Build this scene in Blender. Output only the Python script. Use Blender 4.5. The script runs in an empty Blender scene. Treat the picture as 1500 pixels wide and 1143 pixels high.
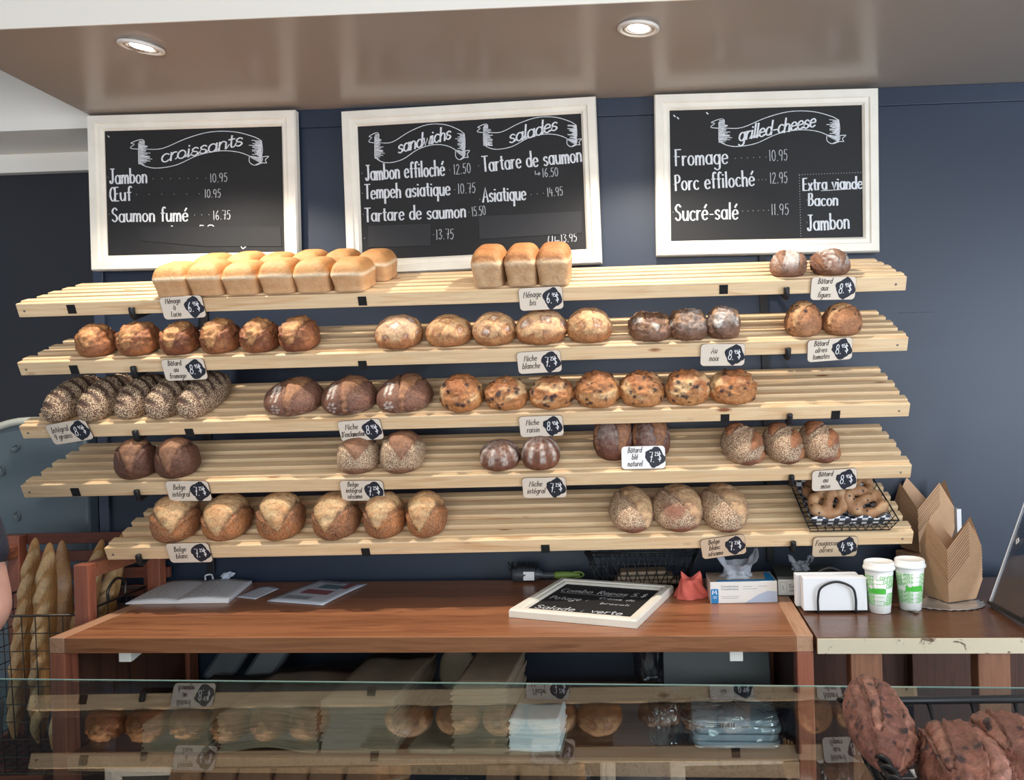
import bpy, bmesh, math, random
from mathutils import Vector, Matrix, noise
PI = math.pi
sc = bpy.context.scene
col = sc.collection
V = Vector
# ---------------------------------------------------------------- camera
H = 1.56                                   # lens height above the floor
F = 1100.0; PX, PY = 891.6, 572.0; YAW, ROLL = 0.0312, 0.0266
r0 = V((math.cos(YAW), math.sin(YAW), 0)); fw = V((-math.sin(YAW), math.cos(YAW), 0)); up0 = V((0, 0, 1))
cR = r0*math.cos(ROLL) - up0*math.sin(ROLL); cU = r0*math.sin(ROLL) + up0*math.cos(ROLL)
CAM = V((0, 0, H))
cd = bpy.data.cameras.new('camera'); co = bpy.data.objects.new('camera', cd); col.objects.link(co)
cd.sensor_width = 36; cd.sensor_fit = 'HORIZONTAL'; cd.lens = 36*F/1500; cd.clip_start = .02
cd.shift_x = (750-PX)/1500; cd.shift_y = (PY-571.5)/1500
m = Matrix((cR, cU, -fw)).transposed().to_4x4(); m.translation = CAM; co.matrix_world = m
sc.camera = co
# ---------------------------------------------------------------- world, daylight, exposure
vs = sc.view_settings
sc.display_settings.display_device = 'sRGB'
vs.view_transform = 'Standard'; vs.look = 'None'; vs.gamma = 1; vs.use_curve_mapping = False
vs.exposure = 0.12
w = bpy.data.worlds.new('world'); sc.world = w; w.use_nodes = True
w.node_tree.nodes['Background'].inputs[0].default_value = (.80, .88, 1, 1)
w.node_tree.nodes['Background'].inputs[1].default_value = .42
def area(name, loc, target, sx, sy, power, c):
    l = bpy.data.lights.new(name, 'AREA'); l.shape = 'RECTANGLE'; l.size = sx; l.size_y = sy; l.energy = power; l.color = c
    o = bpy.data.objects.new(name, l); col.objects.link(o); o.location = loc
    o.rotation_euler = (V(target)-V(loc)).to_track_quat('-Z', 'Y').to_euler(); return o
area('daylight_front_window', (.2, -3.3, 1.6), (.2, 2, 1.5), 4.2, 1.9, 150, (.93, .96, 1))
area('daylight_side_window', (3.1, .2, 1.5), (0, 2.2, 1.2), 2.2, 1.7, 105, (.72, .84, 1))
sc.cycles.max_bounces = 8; sc.cycles.transparent_max_bounces = 16; sc.cycles.caustics_reflective = False; sc.cycles.caustics_refractive = False
sc.cycles.sample_clamp_indirect = 4

# ---------------------------------------------------------------- helpers: picture ray -> place
def ray(x, y): return fw + cR*((x-PX)/F) - cU*((y-PY)/F)
def atY(x, y, Y): r = ray(x, y); return CAM + r*(Y/r.y)
def atZ(x, y, z): r = ray(x, y); return CAM + r*((z-H)/r.z)
def atP(x, y, p, n): r = ray(x, y); return CAM + r*((V(p)-CAM).dot(n)/r.dot(n))
def lin(c):
    f = lambda u: u/12.92 if u <= .04045 else ((u+.055)/1.055)**2.4
    return tuple(f(u/255) for u in c)
def mix(a, b, t): return tuple(x+(y-x)*t for x, y in zip(a, b))
def sat(x): return 0. if x < 0 else 1. if x > 1 else x
def sstep(a, b, x): t = sat((x-a)/(b-a)); return t*t*(3-2*t)
def T(x, y=0, z=0): return Matrix.Translation((x, y, z) if not isinstance(x, Vector) else x)
def RX(a): return Matrix.Rotation(a, 4, 'X')
def RY(a): return Matrix.Rotation(a, 4, 'Y')
def RZ(a): return Matrix.Rotation(a, 4, 'Z')
def frame(o, x, y, z):
    mm = Matrix((x, y, z)).transposed().to_4x4(); mm.translation = o; return mm

# ---------------------------------------------------------------- materials
def mat(name, c, rough=.6, metal=0, **k):
    mt = bpy.data.materials.new(name); mt.use_nodes = True
    b = mt.node_tree.nodes['Principled BSDF']
    b.inputs['Base Color'].default_value = (*lin(c), 1); b.inputs['Roughness'].default_value = rough; b.inputs['Metallic'].default_value = metal
    for kk, v in k.items(): b.inputs[kk.replace('_', ' ')].default_value = v
    return mt
class NT:
    def __init__(s, mt): s.t = mt.node_tree; s.b = s.t.nodes['Principled BSDF']
    def n(s, ty, **k):
        nd = s.t.nodes.new(ty)
        for a, v in k.items():
            if a.startswith('i_'):
                key = a[2:]; key = int(key) if key.isdigit() else key
                if isinstance(v, bpy.types.NodeSocket): s.t.links.new(v, nd.inputs[key])
                else: nd.inputs[key].default_value = v
            else: setattr(nd, a, v)
        return nd
    def math(s, op, a, b=0.): return s.n('ShaderNodeMath', operation=op, i_0=a, i_1=b).outputs[0]
    def ramp(s, fac, *st):
        r = s.n('ShaderNodeValToRGB', i_0=fac); e = r.color_ramp.elements
        while len(e) < len(st): e.new(.5)
        for q, (p, c) in zip(e, st): q.position = p; q.color = (*lin(c), 1) if isinstance(c, tuple) else (c, c, c, 1)
        return r.outputs[0]
    def mixc(s, f, a, b, bt='MIX'):
        nd = s.n('ShaderNodeMix', data_type='RGBA', blend_type=bt)
        for i, v in ((0, f), (6, a), (7, b)):
            if isinstance(v, bpy.types.NodeSocket): s.t.links.new(v, nd.inputs[i])
            else: nd.inputs[i].default_value = v if i == 0 else ((*lin(v), 1) if max(v) > 1.01 else (*v[:3], 1))
        return nd.outputs[2]
    def coords(s, scale, rnd=True):
        tc = s.n('ShaderNodeTexCoord').outputs['Object']
        if rnd:
            oi = s.n('ShaderNodeObjectInfo').outputs['Random']
            off = s.math('MULTIPLY', oi, 37.)
            cx = s.n('ShaderNodeCombineXYZ', i_0=off, i_1=off, i_2=off).outputs[0]
            tc = s.n('ShaderNodeVectorMath', operation='ADD', i_0=tc, i_1=cx).outputs[0]
        return s.n('ShaderNodeMapping', i_0=tc, i_3=scale).outputs[0]
    def noise(s, vec, scale, detail=3, dist=0, rough=.55): return s.n('ShaderNodeTexNoise', i_Vector=vec, i_Scale=scale, i_Detail=detail, i_Distortion=dist, i_Roughness=rough).outputs[0]
    def base(s, c): s.t.links.new(c, s.b.inputs['Base Color'])
    def bump(s, h, strength=.3, d=.002):
        s.t.links.new(s.n('ShaderNodeBump', i_Strength=strength, i_Distance=d, i_Height=h).outputs[0], s.b.inputs['Normal'])
def speck(name, c1, c2, scale=30, rough=.6, bump=0, sc3=(1, 1, 1), **k):
    mt = mat(name, c1, rough, **k); n = NT(mt); v = n.coords(sc3)
    f = n.noise(v, scale, 4); n.base(n.ramp(f, (.3, c1), (.7, c2)))
    if bump: n.bump(n.noise(v, scale*4, 3), bump)
    return mt
def wood(name, c1, c2, c3, axis=0, knot=(130, 75, 45), rough=.5, plank=0, knots=.10, freq=1.0):
    mt = mat(name, c1, rough); n = NT(mt)
    s = [26*freq]*3; s[axis] = 1.6*freq
    v = n.coords(tuple(s)); g = n.noise(v, 1.6, 5, 1.2)
    c = n.ramp(g, (.28, c1), (.5, c2), (.72, c3))
    s2 = [70*freq]*3; s2[axis] = 2.
    g2 = n.noise(n.coords(tuple(s2)), 2.2, 2)
    c = n.mixc(.35, c, n.ramp(g2, (.35, .62), (.65, 1.)), 'MULTIPLY')
    if knots:
        s3 = [11.]*3; s3[axis] = 3.6
        vo = n.n('ShaderNodeTexVoronoi', i_Vector=n.coords(tuple(s3)), i_Scale=1., i_Randomness=1.).outputs['Distance']
        c = n.mixc(n.ramp(vo, (knots*.45, 1.), (knots, 0.)), c, knot)
    oi = n.n('ShaderNodeObjectInfo').outputs['Random']
    c = n.mixc(.5, c, n.ramp(oi, (0., .82), (1., 1.)), 'MULTIPLY')
    if plank:
        tc = n.n('ShaderNodeTexCoord').outputs['Object']; sp = n.n('ShaderNodeSeparateXYZ', i_0=tc).outputs
        cell = n.math('FLOOR', n.math('DIVIDE', sp[plank-1], .095))
        wn = n.n('ShaderNodeTexWhiteNoise', noise_dimensions='1D', i_W=cell).outputs[0]
        c = n.mixc(.8, c, n.ramp(wn, (0., .62), (1., 1.)), 'MULTIPLY')
    n.base(c); n.bump(g2, .12, .001)
    return mt
M = {}
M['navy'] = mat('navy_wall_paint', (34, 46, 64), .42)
n = NT(M['navy']); v = n.coords((1, 1, 1), False); n.bump(n.noise(v, 60, 3), .05, .002)
M['navy_light'] = mat('navy_trim_paint', (52, 63, 84), .35)
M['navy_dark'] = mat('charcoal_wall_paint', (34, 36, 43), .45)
M['soffit'] = mat('taupe_soffit_paint', (166, 155, 145), .24)
M['white_paint'] = mat('white_wall_paint', (236, 231, 222), .55)
M['ceiling'] = mat('ceiling_paint', (225, 220, 210), .7)
M['floor'] = speck('floor_tile', (120, 112, 104), (138, 130, 122), 8, .4)
M['pine'] = wood('pine_wood', (236, 198, 150), (243, 214, 172), (222, 178, 130), 0, (150, 92, 58), .45)
M['redwood'] = wood('stained_red_wood', (164, 104, 70), (184, 124, 86), (132, 78, 52), 0, (80, 44, 30), .30, plank=2, knots=.07)
M['redwood_x'] = wood('stained_red_edge_wood', (164, 100, 70), (178, 114, 82), (142, 82, 58), 0, (70, 38, 28), .4, knots=.05)
M['redwood_z'] = wood('stained_red_post_wood', (156, 88, 68), (168, 100, 76), (138, 76, 58), 2, (70, 38, 28), .4, knots=0)
M['trimwood'] = wood('worn_edging_wood', (182, 136, 104), (196, 150, 118), (164, 118, 90), 1, (90, 60, 40), .5, knots=.06)
M['darkwood'] = wood('dark_panel_wood', (74, 46, 36), (90, 56, 42), (58, 36, 28), 2, (30, 20, 16), .5, knots=0)
M['lowshelf'] = wood('lower_shelf_wood', (120, 76, 54), (140, 92, 66), (104, 64, 46), 0, (60, 40, 30), .45, knots=.05)
M['tabletop'] = wood('walnut_table_wood', (92, 60, 46), (112, 76, 56), (76, 50, 38), 0, (48, 30, 24), .25, knots=.06, freq=.7)
M['cratewood'] = wood('crate_wood', (110, 60, 46), (128, 72, 54), (92, 48, 38), 0, (50, 28, 22), .5, knots=.06)
M['cream_edge'] = speck('chipped_cream_paint', (226, 212, 180), (206, 188, 154), 9, .55)
n = NT(M['cream_edge']); v = n.coords((1, 1, 1), False); vo = n.noise(v, 19, 6, .5, .72)
n.base(n.mixc(n.ramp(vo, (.59, 0.), (.63, 1.)), (214, 199, 172), (104, 80, 62)))
M['legwood'] = wood('table_leg_wood', (132, 86, 62), (150, 100, 74), (116, 74, 54), 2, (80, 50, 36), .5, knots=.05)
M['black'] = mat('black_metal', (34, 35, 38), .45, .3)
M['velcro'] = mat('black_hook_and_loop', (20, 20, 22), .95)
M['screw'] = mat('screw_steel', (120, 116, 110), .35, .9)
M['frame'] = speck('cream_frame_paint', (240, 236, 224), (230, 225, 212), 12, .5)
M['slate'] = speck('chalkboard_slate', (20, 21, 23), (26, 27, 30), 6, .7)
M['cover'] = mat('black_cover_paper', (27, 28, 31), .65)
M['cover2'] = mat('grey_cover_paper', (38, 39, 43), .65)
M['chalk'] = speck('white_chalk', (232, 236, 240), (190, 196, 204), 160, .9)
M['chalk_thin'] = speck('thin_chalk', (196, 200, 206), (150, 154, 160), 160, .9)
M['card'] = mat('beige_tag_card', (226, 214, 198), .5)
M['card_tan'] = mat('tan_tag_card', (214, 190, 162), .5)
M['card_white'] = mat('white_tag_card', (246, 244, 242), .5)
M['card_edge'] = mat('tag_edge_brown', (96, 66, 48), .6)
M['patch'] = mat('chalk_paint_patch', (34, 38, 50), .6)
M['ink'] = mat('dark_brown_ink', (62, 46, 42), .6)
M['white_ink'] = mat('white_price_ink', (244, 244, 246), .6)
M['kraft'] = speck('kraft_board', (206, 166, 130), (196, 156, 120), 30, .65)
M['kraft_in'] = speck('kraft_board_inner', (204, 168, 138), (196, 158, 126), 30, .6)
M['kraft_shade'] = mat('kraft_rim_shade', (104, 74, 52), .8)  # cut rims coloured dark to draw the shadow gaps between nested boxes
M['bag'] = speck('brown_paper_bag', (150, 130, 108), (132, 114, 94), 14, .75, .2)
M['paper'] = mat('white_paper', (236, 236, 238), .7)
M['paper_blue'] = mat('pale_paper', (206, 214, 226), .6)
M['grey_plastic'] = mat('grey_plastic', (92, 96, 100), .5)
M['dark_plastic'] = mat('dark_grey_plastic', (62, 66, 72), .4)
M['green'] = mat('green_grip', (112, 138, 62), .5)
M['blue'] = mat('blue_print', (32, 124, 182), .5)
M['greyprint'] = mat('grey_print', (150, 156, 164), .6)
M['coral'] = speck('coral_cloth', (226, 112, 98), (208, 94, 82), 40, .8, .25)
M['boxwhite'] = mat('glove_box_card', (228, 226, 220), .5)
M['boxtan'] = mat('glove_box_top_card', (166, 146, 128), .5)
M['boxdark'] = mat('dark_glove_box_card', (64, 68, 66), .5)
M['cupwhite'] = mat('cup_paper', (240, 240, 236), .45)
M['lid'] = mat('cup_lid_plastic', (246, 245, 242), .3)
M['cupgreen'] = mat('cup_green_print', (120, 200, 110), .5)
M['cupgreen2'] = mat('cup_green_band', (84, 196, 72), .5)
M['coin'] = mat('keys_metal', (150, 140, 126), .35, .9)
M['skin'] = speck('skin', (190, 148, 134), (178, 134, 122), 20, .5, 0, Subsurface_Weight=.1, Subsurface_Radius=(.01, .004, .003))
M['shirt'] = speck('navy_shirt_cloth', (30, 34, 48), (36, 40, 56), 80, .85)
M['trouser'] = mat('dark_trouser_cloth', (40, 40, 46), .85)
M['hair'] = mat('brown_hair', (66, 46, 34), .6)
M['shoe'] = mat('black_shoe', (28, 28, 30), .5)
M['machine'] = speck('blue_grey_enamel', (92, 107, 114), (84, 98, 107), 3, .28)
M['machine_rim'] = mat('pale_rim_enamel', (206, 208, 194), .35)
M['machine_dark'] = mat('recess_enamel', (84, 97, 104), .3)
M['steelwire'] = mat('steel_wire', (90, 84, 78), .4, .8)
M['red_print'] = mat('dull_red_print', (150, 92, 98), .6)
M['teal_print'] = mat('teal_print', (96, 128, 136), .6)
M['led'] = mat('lamp_glow', (255, 255, 255), .5)
b = M['led'].node_tree.nodes['Principled BSDF']; b.inputs['Emission Color'].default_value = (1, .95, .88, 1); b.inputs['Emission Strength'].default_value = 14
M['lamp_white'] = mat('lamp_white_enamel', (232, 228, 222), .35)
M['raffia'] = mat('raffia', (150, 120, 90), .8)
# checked liner paper
M['check'] = mat('checked_liner_paper', (240, 240, 240), .7)
n = NT(M['check']); sp = n.n('ShaderNodeSeparateXYZ', i_0=n.n('ShaderNodeTexCoord').outputs['Object']).outputs
uv = n.n('ShaderNodeCombineXYZ', i_0=n.math('MULTIPLY', sp[0], 62.), i_1=n.math('MULTIPLY', n.math('ADD', sp[1], sp[2]), 62.), i_2=.5).outputs[0]
n.base(n.n('ShaderNodeTexChecker', i_Vector=uv, i_Color1=(*lin((236, 236, 240)), 1), i_Color2=(*lin((60, 66, 78)), 1), i_Scale=1.).outputs[0])
# window glass: clear with an angle-dependent mirror coat
def glass(name, tint, k=.96, f0=.045, rough=.0):
    mt = bpy.data.materials.new(name); mt.use_nodes = True; t = mt.node_tree; t.nodes.clear()
    out = t.nodes.new('ShaderNodeOutputMaterial'); tr = t.nodes.new('ShaderNodeBsdfTransparent'); gl = t.nodes.new('ShaderNodeBsdfGlossy')
    tr.inputs[0].default_value = (*lin(tint), 1); gl.inputs['Roughness'].default_value = rough; gl.inputs[0].default_value = (1, 1, 1, 1)
    lw = t.nodes.new('ShaderNodeLayerWeight'); lw.inputs[0].default_value = .5
    p = t.nodes.new('ShaderNodeMath'); p.operation = 'POWER'; p.inputs[1].default_value = 5; t.links.new(lw.outputs['Facing'], p.inputs[0])
    q = t.nodes.new('ShaderNodeMath'); q.operation = 'MULTIPLY_ADD'; q.inputs[1].default_value = k; q.inputs[2].default_value = f0; t.links.new(p.outputs[0], q.inputs[0])
    mx = t.nodes.new('ShaderNodeMixShader'); t.links.new(q.outputs[0], mx.inputs[0]); t.links.new(tr.outputs[0], mx.inputs[1]); t.links.new(gl.outputs[0], mx.inputs[2])
    t.links.new(mx.outputs[0], out.inputs[0]); return mt
M['glass'] = glass('clear_glass', (238, 244, 242), .95, .06)
M['edge_highlight'] = mat('glass_edge_highlight', (176, 200, 196), .1); M['glass_under'] = glass('clear_glass_underside', (226, 236, 232), .15, .01)
M['film'] = glass('clear_plastic_film', (216, 224, 232), 1., .12, .12)
M['glove_film'] = mat('thin_glove_plastic', (196, 202, 212), .25); M['glove_film'].node_tree.nodes['Principled BSDF'].inputs['Alpha'].default_value = .6
M['acrylic'] = glass('clear_acrylic', (214, 216, 218), .9, .06)
# bread: crust colour and seed density are stored on the crust itself
BR = mat('bread_crust', (170, 110, 70), .62); M['bread'] = BR
n = NT(BR); ca = n.n('ShaderNodeVertexColor', layer_name='crust').outputs[0]; sa = n.n('ShaderNodeAttribute', attribute_name='seed').outputs['Fac']
tc = n.n('ShaderNodeTexCoord').outputs['Object']
nz = n.noise(tc, 190, 4, 0, .65); nz2 = n.noise(tc, 520, 2)
nz0 = n.noise(tc, 55, 5, .8, .7); ga_ = n.n('ShaderNodeAttribute', attribute_name='grain').outputs['Fac']
c = n.mixc(ga_, ca, n.ramp(nz0, (.28, .5), (.5, 1.0), (.72, 1.3)), 'MULTIPLY'); c = n.mixc(ga_, c, n.ramp(nz, (.28, .6), (.72, 1.15)), 'MULTIPLY')
vo = n.n('ShaderNodeTexVoronoi', i_Vector=tc, i_Scale=330., i_Randomness=1.).outputs['Distance']
sm = n.math('MULTIPLY', sa, n.ramp(vo, (.39, 1.), (.48, 0.)))
c = n.mixc(sm, c, (236, 214, 178)); n.base(c)
hgt = n.math('ADD', n.math('MULTIPLY', nz, .6), n.math('ADD', n.math('MULTIPLY', nz2, .3), n.math('MULTIPLY', sm, .7)))
n.bump(n.math('ADD', hgt, n.math('MULTIPLY', nz0, 1.2)), .7, .0032)
FO = mat('olive_bread_crust', (178, 128, 84), .6); M['olivebread'] = FO
n = NT(FO); tc = n.coords((1, 1, 1)); nz = n.noise(tc, 28, 4)
c = n.ramp(nz, (.3, (140, 96, 62)), (.5, (164, 122, 86)), (.7, (186, 150, 112)))
vo = n.n('ShaderNodeTexVoronoi', i_Vector=tc, i_Scale=48., i_Randomness=1.).outputs['Distance']
c = n.mixc(n.ramp(vo, (.13, 1.), (.2, 0.)), c, (58, 44, 48)); n.base(c); n.bump(n.noise(tc, 160, 3), .4, .002)

# ---------------------------------------------------------------- mesh building
class MB:
    def __init__(s): s.v = []; s.f = []; s.sm = []; s.mi = []; s.uv = {}
    def add(s, vs, fs, smooth=False, mi=0):
        o = len(s.v); s.v += [V(p) for p in vs]
        for f in fs: s.f.append([i+o for i in f]); s.sm.append(smooth); s.mi.append(mi)
        return s
    def box(s, lo, hi, mx=None, mi=0):
        x0, y0, z0 = lo; x1, y1, z1 = hi
        p = [V(q) for q in ((x0,y0,z0),(x1,y0,z0),(x1,y1,z0),(x0,y1,z0),(x0,y0,z1),(x1,y0,z1),(x1,y1,z1),(x0,y1,z1))]
        if mx: p = [mx @ q for q in p]
        return s.add(p, [(0,3,2,1),(4,5,6,7),(0,1,5,4),(1,2,6,5),(2,3,7,6),(3,0,4,7)], False, mi)
    def prism(s, poly, z0, z1, mx=None, mi=0, smooth=False):
        k = len(poly); p = [V((x, y, z0)) for x, y in poly] + [V((x, y, z1)) for x, y in poly]
        if mx: p = [mx @ q for q in p]
        return s.add(p, [list(range(k))[::-1], list(range(k, 2*k))] + [(i, (i+1) % k, k+(i+1) % k, k+i) for i in range(k)], smooth, mi)
    def tube(s, path, r, k=8, closed=False, mi=0):
        path = [V(p) for p in path]; m_ = len(path); rr = r if isinstance(r, (list, tuple)) else [r]*m_
        t0 = None; pts = []; nrm = None
        for i in range(m_):
            a = path[(i-1) % m_] if (closed or i) else path[0]; b = path[(i+1) % m_] if (closed or i < m_-1) else path[-1]
            t = (b-a).normalized()
            if nrm is None:
                nrm = t.orthogonal().normalized()
            else:
                nrm = (nrm - t*nrm.dot(t)); nrm = nrm.normalized() if nrm.length > 1e-6 else t.orthogonal().normalized()
            bi = t.cross(nrm)
            for j in range(k):
                a_ = 2*PI*j/k; pts.append(path[i] + (nrm*math.cos(a_) + bi*math.sin(a_))*rr[i])
        fs = []
        for i in range(m_ if closed else m_-1):
            for j in range(k):
                i2 = (i+1) % m_; fs.append((i*k+j, i*k+(j+1) % k, i2*k+(j+1) % k, i2*k+j))
        if not closed: fs += [list(range(k))[::-1], [(m_-1)*k+j for j in range(k)]]
        return s.add(pts, fs, True, mi)
    def lathe(s, prof, k=40, mx=None, mi=0, smooth=True):
        pts = []
        for r, z in prof:
            for j in range(k): a = 2*PI*j/k; pts.append(V((r*math.cos(a), r*math.sin(a), z)))
        if mx: pts = [mx @ p for p in pts]
        fs = []
        for i in range(len(prof)-1):
            for j in range(k): fs.append((i*k+j, i*k+(j+1) % k, (i+1)*k+(j+1) % k, (i+1)*k+j))
        fs += [list(range(k))[::-1], [(len(prof)-1)*k+j for j in range(k)]]
        return s.add(pts, fs, smooth, mi)
    def grid(s, fn, nu, nv, smooth=True, mi=0, thick=0):
        pts = [V(fn(i/nu, j/nv)) for j in range(nv+1) for i in range(nu+1)]
        q = lambda i, j: j*(nu+1)+i
        return s.add(pts, [(q(i, j), q(i+1, j), q(i+1, j+1), q(i, j+1)) for j in range(nv) for i in range(nu)], smooth, mi)
    def build(s, name, mats, parent=None, bevel=0, mx=None, solid=0, subsurf=0, fix=True):
        me = bpy.data.meshes.new(name); me.from_pydata(s.v, [], s.f)
        mats = mats if isinstance(mats, (list, tuple)) else [mats]
        for q in mats: me.materials.append(q)
        me.polygons.foreach_set('use_smooth', s.sm); me.polygons.foreach_set('material_index', s.mi)
        if fix:
            bm = bmesh.new(); bm.from_mesh(me); bmesh.ops.recalc_face_normals(bm, faces=bm.faces); bm.to_mesh(me); bm.free()
        me.update()
        o = bpy.data.objects.new(name, me); col.objects.link(o)
        if parent: o.parent = parent
        if mx is not None: o.matrix_basis = mx
        if solid: q = o.modifiers.new('s', 'SOLIDIFY'); q.thickness = solid; q.offset = 0
        if bevel: q = o.modifiers.new('b', 'BEVEL'); q.width = bevel; q.segments = 2; q.limit_method = 'ANGLE'; q.angle_limit = .6
        if subsurf: q = o.modifiers.new('u', 'SUBSURF'); q.levels = subsurf; q.render_levels = subsurf
        return o
def tag(o, label, cat, group=None):
    o['label'] = label; o['category'] = cat
    if group: o['group'] = group
    return o
def thing(name, label, cat, mx=None, group=None):
    o = bpy.data.objects.new(name, None); o.empty_display_size = .05; col.objects.link(o)
    if mx is not None: o.matrix_basis = mx
    return tag(o, label, cat, group)
def struct(name, mb, mt, bevel=0, **k):
    o = mb.build(name, mt, None, bevel, **k); o['kind'] = 'structure'; return o
def part_label(o, s): o['label'] = s; return o
def box(lo, hi, mx=None): return MB().box(lo, hi, mx)
def rrect(w_, h_, r, k=5):
    out = []
    for cx, cy, a0 in ((w_/2-r, h_/2-r, 0), (-w_/2+r, h_/2-r, 90), (-w_/2+r, -h_/2+r, 180), (w_/2-r, -h_/2+r, 270)):
        for i in range(k+1): a = math.radians(a0+90*i/k); out.append((cx+r*math.cos(a), cy+r*math.sin(a)))
    return out
def crom(p, k=6, closed=False):
    p = [V(q) if len(q) == 3 else V((*q, 0)) for q in p]
    if len(p) < 3: return p
    out = []; m_ = len(p)
    for i in range(m_ if closed else m_-1):
        a = p[(i-1) % m_] if closed or i else p[0]*2-p[1]; b = p[i]; c_ = p[(i+1) % m_]; d = p[(i+2) % m_] if closed or i < m_-2 else p[-1]*2-p[-2]
        for j in range(k):
            t = j/k; out.append(.5*((2*b)+(c_-a)*t+(2*a-5*b+4*c_-d)*t*t+(3*b-a-3*c_+d)*t**3))
    if not closed: out.append(p[-1])
    return out
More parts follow.
